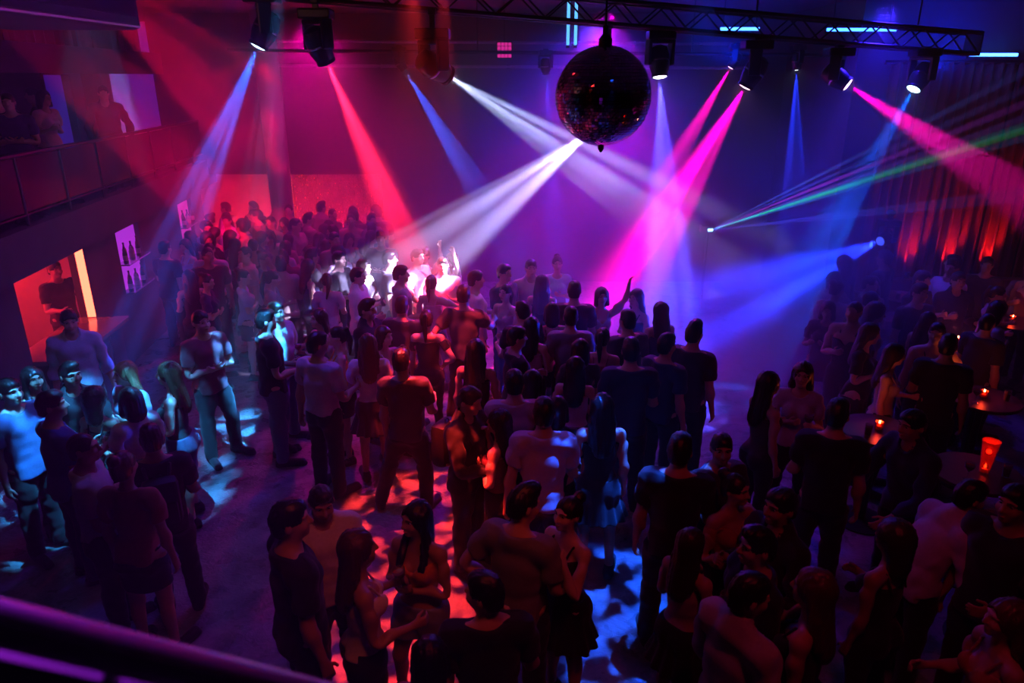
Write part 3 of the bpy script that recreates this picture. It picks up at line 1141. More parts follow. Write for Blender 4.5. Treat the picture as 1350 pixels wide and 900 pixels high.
        # collar ring
        fl.add(('c', V3(0, 0.022, 1.475), V3(0, 0.018, 1.515), 0.078, 0.074), 0.008)
        fl.add(('c', V3(0, 0.010, 1.49), V3(0, 0.00, 1.60), 0.062, 0.062), 0.006, 0.0, 's')
        fl.add(('c', V3(0, -0.12, 1.56), V3(0, -0.10, 1.44), 0.055, 0.018), 0.006, 0.0, 's')
        self.store(key, fl, 0.42, 0.15)

    def make_tank(self, key):
        """strap top; .crop stops above the waist, .off sits below the shoulders with arm bands"""
        f = self.sex == 'f'
        fl = Field((-0.30, -0.20, 0.86), (0.30, 0.20, 1.52), 0.010)
        self.groups(fl, ['torso'], 0.009, 0.015)
        fl.wobble(self.fold(0.003))
        top = 1.355 if 'off' not in key else 1.385
        hem = 1.12 if 'crop' in key else 0.96
        fl.cut(lambda X, Y, Z: np.maximum(hem - Z, Z - top + 0.06 * np.exp(-(X / 0.035) ** 2) * (Y < 0)))
        if 'off' in key:
            for sd, sg in (('L', 1), ('R', -1)):
                a = self.J['ua' + sd]
                m = self.ua * V3(sg, 1, 1)
                fl.add(('c', a + m * 0.075, a + m * 0.13, 0.058, 0.056), 0.02)
        else:
            for s in (1, -1):
                for (p0, p1) in ((V3(.075 * s, -.105, 1.34), V3(.092 * s, -.035, 1.452)), (V3(.092 * s, -.035, 1.452), V3(.088 * s, .05, 1.468)), (V3(.088 * s, .05, 1.468), V3(.07 * s, .105, 1.345))):
                    fl.add(('c', p0, p1, 0.0095, 0.0095), 0.004)
        self.store(key, fl, 0.42, 0.16)

    def make_trousers(self, key):
        """.slim for tight jeans, .short for shorts"""
        slim = 'slim' in key
        off = 0.007 if slim else 0.016
        lo = 0.70 if 'short' in key else 0.055
        fl = Field((-0.26, -0.20, lo - 0.03), (0.26, 0.22, 1.06), 0.012)
        self.groups(fl, ['torso'], 0.007, 0.0)
        self.groups(fl, ['legL', 'legR', 'shinL', 'shinR'], off, 0.0)
        if not slim and 'short' not in key:
            for sd in 'LR':
                fl.add(('c', self.J['sh' + sd], self.J['ft' + sd] + V3(0, 0, -0.02), 0.072, 0.068), 0.03)
        if 'short' in key:
            for sd in 'LR':
                a, b = self.J['th' + sd], self.J['sh' + sd]
                fl.add(('c', a, a + (b - a) * 0.6, 0.112, 0.105), 0.03)
        fl.wobble(self.fold(0.004, 46, 12))
        fl.cut(lambda X, Y, Z: np.maximum(lo - Z, Z - 1.01) + 0 * X + 0 * Y)
        # keep the legs apart
        fl.cut(lambda X, Y, Z: np.where(Z < 0.70, 0.006 - np.abs(X), -1.0) + 0 * Y)
        self.store(key, fl, 0.42, 0.15)

    def make_skirt(self, key):
        """.mini tight, .flare full"""
        fl = Field((-0.36, -0.30, 0.50), (0.36, 0.32, 1.06), 0.012)
        self.groups(fl, ['torso'], 0.016, 0.02)
        if 'flare' in key:
            fl.add(('c', V3(0, 0.01, 0.98), V3(0, 0.01, 0.55), 0.14, 0.29, 0.82), 0.03)
            lo = 0.64
            fl.wobble(lambda X, Y, Z: 0.016 * np.clip((1.0 - Z) / 0.35, 0, 1) * np.sin(14 * np.arctan2(Y, X)))
        else:
            fl.add(('c', V3(0, 0.012, 0.96), V3(0, 0.0, 0.62), 0.182, 0.19, 0.72), 0.03)
            lo = 0.66
            fl.wobble(self.fold(0.003))
        fl.cut(lambda X, Y, Z: np.maximum(lo - Z, Z - 1.03) + 0 * X + 0 * Y)
        self.store(key, fl, 0.42, 0.16, 'skirt')

    def make_shoe(self, key):
        sd = key[-1]
        fl = Field((-0.22, -0.26, -0.02), (0.22, 0.12, 0.16), 0.009)
        t, o = self.J['ft' + sd], self.J['toe' + sd]
        fl.add(('c', t + V3(0, 0.035, -0.045), o + V3(0, -0.015, 0.008), 0.046, 0.040), 0.0)
        fl.add(('c', t + V3(0, 0.01, 0.015), t + V3(0, 0.03, -0.04), 0.045, 0.046), 0.03)
        fl.add(('c', t + V3(0, 0.045, -0.075), o + V3(0, -0.025, -0.02), 0.043, 0.044), 0.0)
        fl.cut(lambda X, Y, Z: np.maximum(0.0 - Z, Z - 0.115) + 0 * X + 0 * Y)
        self.store(key, fl, 0.35, 0.14, 'shoe')

    def make_hair(self, key):
        st = key.split('.')[1]
        fl = Field((-0.19, -0.18, 1.22), (0.19, 0.28, 1.86), 0.0095)
        th = {'buzz': 0.004, 'short': 0.0065, 'quiff': 0.006, 'bun': 0.010, 'tail': 0.010}.get(st, 0.017)
        q = 0.94 if self.sex == 'f' else 1.0
        sk = ('e', V3(0, 0.012, 1.690), (0.077 * q, 0.096, 0.095))
        fl.add(sk, 0, th)
        fl.add(('e', V3(0, 0.045, 1.625), (0.062 * q, 0.055, 0.07)), 0.02, th * 0.8)
        if st == 'short':
            fl.add(('e', V3(0, -0.008, 1.748), (0.072, 0.092, 0.056)), 0.02)
        elif st == 'quiff':
            fl.add(('e', V3(0, -0.020, 1.765), (0.066, 0.080, 0.052)), 0.02)
            fl.add(('e', V3(0.01, -0.07, 1.785), (0.05, 0.035, 0.03)), 0.02)
        elif st == 'curly':
            fl.add(('e', V3(0, 0.015, 1.715), (0.112, 0.118, 0.110)), 0.02)
            fl.add(('c', V3(0, 0.06, 1.66), V3(0, 0.07, 1.50), 0.10, 0.085, 0.75), 0.03)
        elif st in ('long', 'wavy'):
            low = 1.33 if st == 'long' else 1.36
            fl.add(('c', V3(0, 0.045, 1.70), V3(0, 0.115, low), 0.085, 0.082 if st == 'long' else 0.10, 0.55), 0.03)
            for s in (1, -1):
                fl.add(('c', V3(0.070 * s, 0.0, 1.72), V3(0.086 * s, 0.045, 1.54), 0.026, 0.030), 0.02)
                fl.add(('c', V3(0.086 * s, 0.045, 1.54), V3(0.085 * s, 0.085, low + 0.05), 0.030, 0.030), 0.02)
        elif st == 'front':            # long hair falling forward over one shoulder
            fl.add(('c', V3(0, 0.045, 1.70), V3(0, 0.10, 1.42), 0.083, 0.07, 0.55), 0.03)
            for s in (1, -1):
                fl.add(('c', V3(0.070 * s, 0.0, 1.72), V3(0.088 * s, 0.01, 1.54), 0.026, 0.032), 0.02)
                fl.add(('c', V3(0.088 * s, 0.01, 1.54), V3(0.085 * s, -0.115, 1.36), 0.032, 0.026), 0.02)
        elif st == 'bob':
            fl.add(('c', V3(0, 0.035, 1.70), V3(0, 0.055, 1.56), 0.088, 0.095, 0.85), 0.03)
            for s in (1, -1):
                fl.add(('c', V3(0.070 * s, -0.01, 1.72), V3(0.085 * s, -0.012, 1.56), 0.026, 0.030), 0.02)
        elif st == 'bun':
            fl.add(('e', V3(0, 0.105, 1.765), (0.046, 0.044, 0.044)), 0.012)
        elif st == 'tail':
            fl.add(('e', V3(0, 0.108, 1.745), (0.03, 0.035, 0.03)), 0.012)
            fl.add(('c', V3(0, 0.125, 1.745), V3(0, 0.15, 1.60), 0.024, 0.034), 0.012)
            fl.add(('c', V3(0, 0.15, 1.60), V3(0, 0.135, 1.42), 0.034, 0.014), 0.012)
        amp = {'buzz': 0.0008, 'short': 0.003, 'quiff': 0.004, 'curly': 0.008, 'wavy': 0.006}.get(st, 0.0035)
        if st == 'curly':
            fl.wobble(lambda X, Y, Z: amp * np.sin(X * 130 + 2 * np.sin(Z * 60)) * np.sin(Y * 120) * np.sin(Z * 125))
        elif st == 'wavy':
            fl.wobble(lambda X, Y, Z: amp * np.sin(22 * np.arctan2(Y - 0.03, X) + 3 * np.sin(Z * 55)))
        else:
            fl.wobble(lambda X, Y, Z: amp * np.sin(26 * np.arctan2(Y - 0.03, X) + 2 * np.sin(Z * 18)) * (1 if st not in ('short', 'quiff') else 1) + 0.002 * np.sin(X * 190 + Y * 60))
        # open the face, the ears' front and the neck
        fl.add(('e', V3(0, -0.125, 1.640), (0.070 * q, 0.095, 0.108 if st not in ('buzz',) else 0.118)), 0.012, 0.0, 's')
        if st in ('short', 'quiff', 'buzz', 'bun', 'tail'):
            fl.cut(lambda X, Y, Z: np.where(Z < 1.85, 1.600 + np.clip(-(Y - 0.05) * 1.3, 0, 0.075) - Z, -1.0) - np.where((Y > 0.10) & (Z > 1.36), 9.0, 0.0) * (st == 'tail') + 0 * X)
        else:
            fl.add(('c', V3(0, -0.02, 1.45), V3(0, -0.02, 1.60), 0.055, 0.055), 0.01, 0.0, 's')
        self.store(key, fl, 0.42, 0.14, 'hair')


# ------------------------------------------------------------------ posing
def rot_axis(ax, a):
    return np.array(Matrix.Rotation(a, 3, Vector(ax)))


def rot_between(a, b):
    a = Vector(a).normalized()
    b = Vector(b).normalized()
    return np.array(a.rotation_difference(b).to_matrix())


def unit(v):
    v = np.asarray(v, float)
    return v / np.linalg.norm(v)


# arm presets: (upper arm direction, forearm direction, forearm twist, finger curl) for the LEFT arm; body faces -Y, left = +X
ARM = {
    'down': ((0.16, 0.04, -1), (0.10, -0.22, -1), 0, 0.05),
    'down2': ((0.22, 0.10, -1), (0.16, -0.05, -1), 0, 0.1),
    'fwd': ((0.20, -0.12, -1), (-0.15, -1.0, 0.05), 0, 0.35),
    'drink': ((0.24, -0.05, -1), (-0.25, -0.85, 0.35), 0, 0.55),
    'sip': ((0.30, -0.35, -0.85), (-0.45, -0.55, 0.9), 0, 0.55),
    'chest': ((0.25, -0.02, -1), (-0.75, -0.72, 0.30), 0, 0.35),
    'fold': ((0.24, -0.15, -1), (-0.95, -0.45, 0.10), 0, 0.3),
    'reach': ((0.30, -0.75, -0.75), (0.0, -1.0, 0.05), 0, 0.1),
    'reach_up': ((0.35, -0.85, 0.10), (0.1, -0.8, 0.55), 0, 0.1),
    'up': ((0.60, -0.30, 0.80), (0.10, -0.25, 1.0), 0, 0.15),
    'bentup': ((0.75, -0.35, -0.45), (0.15, -0.45, 0.95), 0, 0.4),
    'hip': ((0.62, 0.28, -0.85), (-0.55, -0.35, -0.60), 0, 0.3),
    'pocket': ((0.30, 0.16, -1), (-0.02, -0.30, -1), 0, 0.6),
    'hold': ((0.45, -0.55, -0.60), (-0.65, -0.75, 0.15), 0, 0.2),
    'hug': ((0.25, -0.35, -0.90), (-0.55, -0.80, -0.10), 0, 0.2),
    'rail': ((0.40, -0.45, -0.85), (0.05, -0.45, -0.85), 0, 0.5),
    'table': ((0.32, -0.60, -0.85), (-0.10, -0.95, -0.30), 0, 0.15),
    'face': ((0.30, -0.55, -0.70), (-0.35, -0.15, 1.0), 0, 0.4),
}
LEG = {
    'stand': ((0.05, 0.0, -1), (0.03, 0.03, -1), (-0.05, 0.0, -1), (-0.03, 0.03, -1)),
    'wide': ((0.16, -0.02, -1), (0.10, 0.06, -1), (-0.16, -0.02, -1), (-0.10, 0.06, -1)),
    'shiftL': ((0.02, 0.02, -1), (0.03, 0.02, -1), (-0.16, -0.16, -1), (-0.08, 0.12, -1)),
    'shiftR': ((0.16, -0.16, -1), (0.08, 0.12, -1), (-0.02, 0.02, -1), (-0.03, 0.02, -1)),
    'step': ((0.06, -0.22, -1), (0.05, 0.05, -1), (-0.06, 0.16, -1), (-0.05, 0.38, -1)),
    'stepR': ((0.06, 0.16, -1), (0.05, 0.38, -1), (-0.06, -0.22, -1), (-0.05, 0.05, -1)),
    'stride': ((0.10, -0.30, -1), (0.08, 0.02, -1), (-0.22, 0.22, -1), (-0.16, 0.42, -1)),
    'sit': ((0.16, -1.0, -0.12), (0.05, 0.02, -1), (-0.16, -1.0, -0.12), (-0.05, 0.02, -1)),
}


def pose_mats(bd, p):
    """bone -> 4x4 that takes rest positions to posed positions (body frame, before facing / scale)"""
    J = bd.J
    G = {}

    def node(nm, Rl):
        par, jn, _ = bd.B[nm]
        j = J[jn]
        T = np.eye(4)
        T[:3, :3] = Rl
        T[:3, 3] = j - Rl @ j
        G[nm] = T if par is None else G[par] @ T
        return G[nm]

    lean, side, twist = p.get('lean', 0), p.get('side', 0), p.get('twist', 0)
    hy, hp, hr = p.get('hyaw', 0), p.get('hpitch', 0), p.get('hroll', 0)
    rx = lambda a: rot_axis((1, 0, 0), R(a))
    ry = lambda a: rot_axis((0, 1, 0), R(a))
    rz = lambda a: rot_axis((0, 0, 1), R(a))
    node('pelvis', ry(side * -0.3) @ rx(p.get('pel', 0)))
    node('spine', rx(lean * 0.55) @ ry(side * 0.55) @ rz(twist * 0.4))
    node('chest', rx(lean * 0.45) @ ry(side * 0.6) @ rz(twist * 0.6))
    node('neck', rx(hp * 0.4 - lean * 0.25) @ rz(hy * 0.35) @ ry(hr * 0.4))
    node('head', rx(hp * 0.6 - lean * 0.25) @ rz(hy * 0.65) @ ry(hr * 0.6))
    for sd, sg in (('L', 1), ('R', -1)):
        m = V3(sg, 1, 1)
        a = p.get('arm' + sd, 'down')
        u, f, tw, cu = ARM[a] if isinstance(a, str) else a
        u, f = unit(u) * m, unit(f) * m
        r_u = bd.ua * m
        r_f = bd.fa * m
        chestR = G['chest'][:3, :3]
        # directions are given in the chest's frame
        Ru = rot_between(r_u, u)
        node('ua' + sd, Ru)
        f_in = Ru.T @ f                       # target in the rest frame of the upper arm
        Rf = rot_between(r_f, f_in)
        node('fa' + sd, Rf)
        A, TS, PN = getattr(bd, 'frame' + sd)
        node('ha' + sd, rot_axis(A, R(tw) * sg))
        ax = np.cross(A, PN)
        node('f1' + sd, rot_axis(ax, cu * 0.9))
        node('f2' + sd, rot_axis(ax, cu * 1.1))
        node('tb' + sd, rot_axis(np.cross(TS, PN), cu * 0.35))
    lg = p.get('legs', 'stand')
    tl, sl_, tr, sr = LEG[lg] if isinstance(lg, str) else lg
    for sd, th, shn in (('L', tl, sl_), ('R', tr, sr)):
        r_t = unit(J['sh' + sd] - J['th' + sd])
        r_s = unit(J['ft' + sd] - J['sh' + sd])
        PR = G['pelvis'][:3, :3]
        Rt = rot_between(r_t, PR.T @ unit(th))
        node('th' + sd, Rt)
        cur = G['th' + sd][:3, :3]
        Rs = rot_between(r_s, cur.T @ unit(shn))
        node('sh' + sd, Rs)
        cur = G['sh' + sd][:3, :3]
        tgt = rz(p.get('toe' + sd, 12 if sd == 'L' else -12))
        tip = 0.0
        if unit(shn)[1] > 0.30:               # trailing foot rises on its toes
            tip = 0.45
        node('ft' + sd, cur.T @ tgt @ rot_axis((1, 0, 0), tip))
    return G


_vn = {}


def vert_normals(part):
    k = id(part)
    if k not in _vn:
        v, t, _ = part
        fn = np.cross(v[t[:, 1]] - v[t[:, 0]], v[t[:, 2]] - v[t[:, 0]])
        n = np.zeros_like(v)
        for c in range(3):
            np.add.at(n, t[:, c], fn)
        _vn[k] = n / (np.linalg.norm(n, axis=1, keepdims=True) + 1e-12)
    return _vn[k]


def tuck(key, part, wear_keys):
    """draws covered skin (or a waistband under an untucked shirt) in, so that the outer garment stays outermost"""
    v = part[0]
    d = np.zeros(len(v))
    z = v[:, 2]
    ramp = lambda a, b: np.clip((z - a) / (b - a), 0, 1)
    if key == 'body':
        for w in wear_keys:
            g = w.split('.')[0]
            if g in ('trousers', 'skirt'):
                lo = 0.73 if ('short' in w or g == 'skirt') else 0.12
                d = np.maximum(d, 0.016 * ramp(lo, lo + 0.06) * (1 - ramp(0.93, 0.97)) * (np.abs(v[:, 0]) < 0.30))
            elif g in ('tee', 'shirt'):
                d = np.maximum(d, 0.012 * ramp(0.95, 1.0) * (1 - ramp(1.34, 1.40)) * (np.abs(v[:, 0]) < 0.19))
            elif g == 'tank':
                lo = 1.16 if 'crop' in w else 0.99
                d = np.maximum(d, 0.008 * ramp(lo, lo + 0.04) * (1 - ramp(1.28, 1.32)) * (np.abs(v[:, 0]) < 0.19))
    elif key.split('.')[0] in ('trousers', 'skirt') and any(w.startswith('shirt') or (w.startswith('tee') and 'tuck' not in w) for w in wear_keys):
        d = 0.03 * ramp(0.88, 0.93)
    if not d.any():
        return part
    return (v - vert_normals(part) * d[:, None], part[1], part[2])


def skin_verts(bd, part, G):
    v, t, W = part
    M_ = np.stack([G[n] for n in bd.names])          # nb,4,4
    vh = np.concatenate([v, np.ones((len(v), 1))], 1)
    P_ = np.einsum('bij,nj->nbi', M_[:, :3, :], vh)
    return np.einsum('nb,nbi->ni', W, P_)


MAN = Build('m')
WOMAN = Build('f')
SKIN = [mat('skin_%d' % i, c, 0.48, noise=0.08, nscale=40) for i, c in enumerate([(0.62, 0.38, 0.28), (0.52, 0.30, 0.21), (0.40, 0.22, 0.15), (0.70, 0.47, 0.37)])]
HAIRM = {k: mat('hair_' + k, c, 0.42, noise=0.35, nscale=60, spec=0.6) for k, c in {'black': (0.010, 0.008, 0.008), 'brown': (0.035, 0.018, 0.010), 'chestnut': (0.09, 0.04, 0.02), 'blond': (0.36, 0.23, 0.10)}.items()}
LIPM = mat('lips', (0.42, 0.12, 0.11), 0.4)
EYEM = mat('eye_white', (0.75, 0.73, 0.70), 0.2)
IRISM = mat('eye_iris', (0.03, 0.018, 0.012), 0.15)
_cloth = {}
CLOTH = {
    'black': (0.012, 0.012, 0.014), 'charcoal': (0.045, 0.045, 0.05), 'navy': (0.02, 0.03, 0.09), 'white': (0.78, 0.77, 0.76),
    'lightgrey': (0.46, 0.45, 0.47), 'grey': (0.22, 0.22, 0.24), 'denim': (0.10, 0.15, 0.27), 'paledenim': (0.28, 0.36, 0.48),
    'maroon': (0.25, 0.05, 0.07), 'pink': (0.70, 0.40, 0.45), 'orange': (0.80, 0.30, 0.05), 'lavender': (0.58, 0.52, 0.68),
    'paleblue': (0.48, 0.60, 0.78), 'sand': (0.50, 0.42, 0.34), 'olive': (0.14, 0.14, 0.08), 'rust': (0.42, 0.14, 0.08), 'blue': (0.10, 0.18, 0.42),
}


def cloth(c):
    if c not in _cloth:
        _cloth[c] = mat('cloth_' + c, CLOTH[c], 0.85, noise=0.18, nscale=45, bump=0.08, bscale=120, sheen=0.15)
    return _cloth[c]


def eye_mesh():
    me = MB().lathe([(0.0005, -0.0125), (0.006, -0.011), (0.0105, -0.0065), (0.0125, 0.0), (0.0105, 0.0065), (0.006, 0.011), (0.0005, 0.0125)], (0, 0, 0), 10, Matrix.Rotation(R(90), 3, 'X')).mesh('eye', EYEM, True)
    me.materials.append(IRISM)
    for pl in me.polygons:
        if pl.center.y < -0.0078:
            pl.material_index = 1
    return me


EYE = eye_mesh()
BROW = {}
LIPS = None


def part_names(key):
    return {'tee': 'shirt', 'shirt': 'shirt', 'tank': 'top', 'trousers': 'shorts' if 'short' in key else 'trousers', 'skirt': 'skirt', 'shoe': 'shoe', 'hair': 'hair', 'body': 'body'}[key.split('.')[0]]


_mesh_cache = {}


def make_person(sex, pos, facing, height, pose, wear, hair, label, lod=0, skin=0, group=None, face=False, base_z=0.0, cache=None):
    """wear: list of (garment key, cloth colour).  pos: (x, y) of the feet.  facing: degrees, 0 looks at the viewer's side (-Y), 90 to +X."""
    bd = MAN if sex == 'm' else WOMAN
    sc = height / 1.79
    G = pose_mats(bd, pose)
    keys = [('body', SKIN[skin])] + [(k, cloth(c)) for k, c in wear]
    for sd in 'LR':
        keys.append(('shoe.' + sd, cloth(pose.get('shoes', 'black'))))
    if hair:
        keys.append(('hair.' + hair[0], HAIRM[hair[1]]))
    posed = []
    for k, mt in keys:
        part = tuck(k, bd.get(k)[lod], [w for w, c in wear])
        posed.append((k, mt, skin_verts(bd, part, G), part[1]))
    zmin = min(v[:, 2].min() for k, m_, v, t in posed if k.startswith('shoe'))
    feet = np.mean([v.mean(0) for k, m_, v, t in posed if k.startswith('shoe')], axis=0)
    if pose.get('seat'):
        feet = np.array([0, 0, 0])
        zmin = 0.95 - pose['seat'] / sc - 0.0
        zmin = G['pelvis'][2, 3] + 0.83 - pose['seat'] / sc
    root = thing('person', label, 'person', (pos[0], pos[1], base_z), R(facing), group)
    root.scale = (sc, sc, sc)
    off = np.array([feet[0] * 0.8, feet[1] * 0.8, zmin])
    body = None
    for k, mt, v, t in posed:
        ck = (cache, k, lod) if cache else None
        if ck and ck in _mesh_cache:
            me = _mesh_cache[ck]
        else:
            me = fast_mesh(part_names(k), v - off, t)
            me.materials.append(mt)
            if ck:
                _mesh_cache[ck] = me
        o = obj(part_names(k), me, root)
        if cache:
            o.material_slots[0].link = 'OBJECT'
            o.material_slots[0].material = mt
        if k == 'body':
            body = o
    H = np.eye(4); H[:] = G['head']; H[:3, 3] -= off
    if face:
        q = 0.94 if sex == 'f' else 1.0
        for s in (1, -1):
            e = obj('eye', EYE, root)
            T = np.diag((0.98, 0.8, 0.56, 1.0)); T[:3, 3] = (0.0325 * s * q, -0.0765, 1.683)
            e.matrix_basis = Matrix((H @ T).tolist())
        col = HAIRM[hair[1]] if hair else HAIRM['black']
        for s in (1, -1):
            if (col.name, s) not in BROW:
                BROW[(col.name, s)] = MB().tube([(0.014 * s, -0.0985, 1.7065), (0.032 * s, -0.0955, 1.7125), (0.050 * s, -0.0835, 1.7075)], [0.0032, 0.0034, 0.0015], 6).mesh('eyebrow', col, True)
            e = obj('eyebrow', BROW[(col.name, s)], root)
            e.matrix_basis = Matrix(H.tolist())
        global LIPS
        if LIPS is None:
            LIPS = MB().tube([(-0.024, -0.088, 1.6115), (-0.010, -0.1015, 1.6125), (0, -0.1025, 1.6118), (0.010, -0.1015, 1.6125), (0.024, -0.088, 1.6115)], [0.0012, 0.0048, 0.0055, 0.0048, 0.0012], 8).mesh('lips', LIPM, True)
        e = obj('lips', LIPS, root)
        e.matrix_basis = Matrix(H.tolist())
    # where the hands ended up, in world space, for the things people hold
    Rm = Matrix.Translation((pos[0], pos[1], base_z)) @ Matrix.Rotation(R(facing), 4, 'Z') @ Matrix.Scale(sc, 4)
    out = {}
    for sd in 'LR':
        h = G['ha' + sd]
        pp = h[:3, :3] @ bd.J['palm' + sd] + h[:3, 3] - off
        ts = h[:3, :3] @ getattr(bd, 'frame' + sd)[1]
        out[sd] = (Rm @ Vector(pp), (Rm.to_3x3() @ Vector(ts)).normalized())
    out['root'] = root
    out['G'] = G
    out['off'] = off
    out['Rm'] = Rm
    out['sc'] = sc
    return out

# ================================================================== PEOPLE
PLACED = []          # (x, y) of everybody on the dance-floor level
HANDS = {}


def stand_at(px, py, sex, height, facing, pose, base_z=0.0):
    """feet position for a figure whose crown shows at pixel (px, py)"""
    bd = MAN if sex == 'm' else WOMAN
    G = pose_mats(bd, pose)
    sc = height / 1.79
    part = []
    for sd in 'LR':
        pt = bd.get('shoe.' + sd)[1]
        part.append(skin_verts(bd, pt, G))
    zmin = min(v[:, 2].min() for v in part)
    feet = np.mean([v.mean(0) for v in part], axis=0)
    top = G['head'][:3, :3] @ V3(0, 0.01, 1.795) + G['head'][:3, 3]
    off = np.array([feet[0] * 0.8, feet[1] * 0.8, zmin])
    t = (top - off) * sc
    a = R(facing)
    dx, dy = t[0] * math.cos(a) - t[1] * math.sin(a), t[0] * math.sin(a) + t[1] * math.cos(a)
    p = at_height(px, py, t[2] + base_z)
    return (p.x - dx, p.y - dy)


def person(key, px, py, sex, h, facing, arms, legs, top, bottom, hair, label, lod=0, skin=0, face=False, group=None, pos=None, base_z=0.0, **kw):
    pose = dict(armL=arms[0], armR=arms[1], legs=legs)
    pose.update(kw)
    SPEC.append(dict(key=key, px=px, py=py, px0=px, h=h, h0=h, sex=sex, facing=facing, pose=pose, wear=[top, bottom], hair=hair, label=label,
                     lod=lod, skin=skin, group=group, face=face, pos=pos, base_z=base_z))


SPEC = []
CLOSE = {('C43', 'C44'), ('R7', 'R8'), ('F7', 'F8')}       # couples who touch


def settle():
    """people keep their place in the picture; where two would stand inside each other their heights and depths give a little"""
    for q in SPEC:
        q['xy'] = Vector(q['pos'][:2]) if q['pos'] else Vector(stand_at(q['px'], q['py'], q['sex'], q['h'], q['facing'], q['pose'], q['base_z']))
    act = [q for q in SPEC if q['base_z'] == 0]
    for it in range(60):
        moved = False
        for i, a in enumerate(act):
            for b in act[i + 1:]:
                d = b['xy'] - a['xy']
                want = 0.25 if (a['key'], b['key']) in CLOSE else 0.42
                L = d.length
                if L < want:
                    moved = True
                    for q, sg in ((a, -1), (b, 1)):
                        if q['pos']:
                            continue
                        t = (want - L) * 0.3 * sg
                        u = d.normalized() if L > 0.01 else Vector((0, 1))
                        # along the view ray = taller or shorter; across it = a few pixels
                        q['h'] = min(max(q['h'] - t * u.y * 0.42, q['h0'] - 0.09), q['h0'] + 0.07)
                        q['px'] = min(max(q['px'] + t * u.x * FOC / (q['xy'].y + 1.2), q['px0'] - 9), q['px0'] + 9)
        if not moved:
            break
        for q in act:
            if not q['pos']:
                q['xy'] = Vector(stand_at(q['px'], q['py'], q['sex'], q['h'], q['facing'], q['pose'], 0.0))


def build_people():
    settle()
    for q in SPEC:
        HANDS[q['key']] = make_person(q['sex'], q['xy'], q['facing'], q['h'], q['pose'], q['wear'], q['hair'], q['label'], q['lod'], q['skin'], q['group'], q['face'], q['base_z'])
        if q['base_z'] == 0:
            PLACED.append((q['xy'].x, q['xy'].y))


TE = lambda c: ('tee', c)
TK = lambda c: ('tee.tuck', c)
SHI = lambda c: ('shirt', c)
SHR = lambda c: ('shirt.rolled', c)
TA_ = lambda c: ('tank', c)
CR = lambda c: ('tank.crop', c)
OF = lambda c: ('tank.off', c)
TR = lambda c: ('trousers', c)
SL = lambda c: ('trousers.slim', c)
SO = lambda c: ('trousers.short', c)
SM = lambda c: ('skirt.mini', c)
SF = lambda c: ('skirt.flare', c)

# ---- the group under the gallery, by the bar
person('L1', 88, 409, 'm', 1.82, 25, ('down2', 'down'), 'stand', SHR('paleblue'), TR('charcoal'), ('short', 'black'), 'tall man in pale blue collared shirt standing in front of the bar opening', face=True, hyaw=10, hpitch=8)
person('L2', 8, 499, 'm', 1.76, 70, ('drink', 'down'), 'stand', TE('blue'), TR('black'), ('short', 'black'), 'man in mid-blue tee at the outer end of the group by the bar, facing in', face=True)
person('L3', 42, 484, 'f', 1.66, 55, ('chest', 'drink'), 'shiftL', TA_('pink'), SL('black'), ('front', 'black'), 'dark-haired woman in pink strap top in the group by the bar', face=True, skin=1)
person('L4', 62, 516, 'm', 1.80, 140, ('fwd', 'drink'), 'stand', TE('blue'), TR('navy'), ('short', 'black'), 'man in blue tee with his back turned in the group by the bar', hyaw=-25)
person('L5', 97, 478, 'm', 1.77, 30, ('fwd', 'drink'), 'stand', SHR('charcoal'), TR('black'), ('quiff', 'black'), 'man in dark open shirt with swept-back hair facing out of the group by the bar', face=True, skin=1, hyaw=30)
person('L6', 131, 512, 'f', 1.63, 170, ('drink', 'chest'), 'stand', TA_('black'), SM('black'), ('curly', 'black'), 'curly-haired woman in black strap top in the group by the bar', skin=2)
person('L7', 166, 477, 'f', 1.68, -25, ('chest', 'down'), 'shiftR', TE('paleblue'), SL('denim'), ('long', 'blond'), 'blond long-haired woman in pale tee lit cyan by the bar group', face=True, skin=3, hyaw=-20)
person('L8', 215, 477, 'f', 1.72, -80, ('drink', 'fwd'), 'shiftL', TA_('charcoal'), SM('denim'), ('long', 'chestnut'), 'woman in dark strap top and short denim skirt holding a drink beside the bar group', face=True, skin=3)
person('L9', 160, 511, 'f', 1.64, -120, ('fwd', 'chest'), 'stand', TE('white'), SL('black'), ('bob', 'black'), 'woman with black bob in white tee in the group by the bar', skin=1)
person('L10', 113, 571, 'm', 1.76, 115, ('drink', 'fwd'), 'stand', TK('white'), TR('black'), ('buzz', 'brown'), 'man with shaved head in white tee and black trousers holding a drink', skin=0, hyaw=-10)
person('L11', 151, 595, 'f', 1.68, 178, ('down', 'down2'), 'stand', TE('rust'), SM('black'), ('bun', 'chestnut'), 'woman in rust-red tee and black mini skirt with hair in a bun, seen from behind', skin=0)
person('L12', 187, 561, 'm', 1.80, -152, ('down', 'fwd'), 'stand', TE('black'), TR('black'), ('short', 'black'), 'man dressed all in black wearing a small black backpack', skin=1)
person('L13', 262, 410, 'm', 1.80, 55, ('fold', 'fold'), 'shiftR', TE('maroon'), TR('black'), ('short', 'brown'), 'man in maroon tee standing with folded arms apart from the bar group', skin=0, face=True)

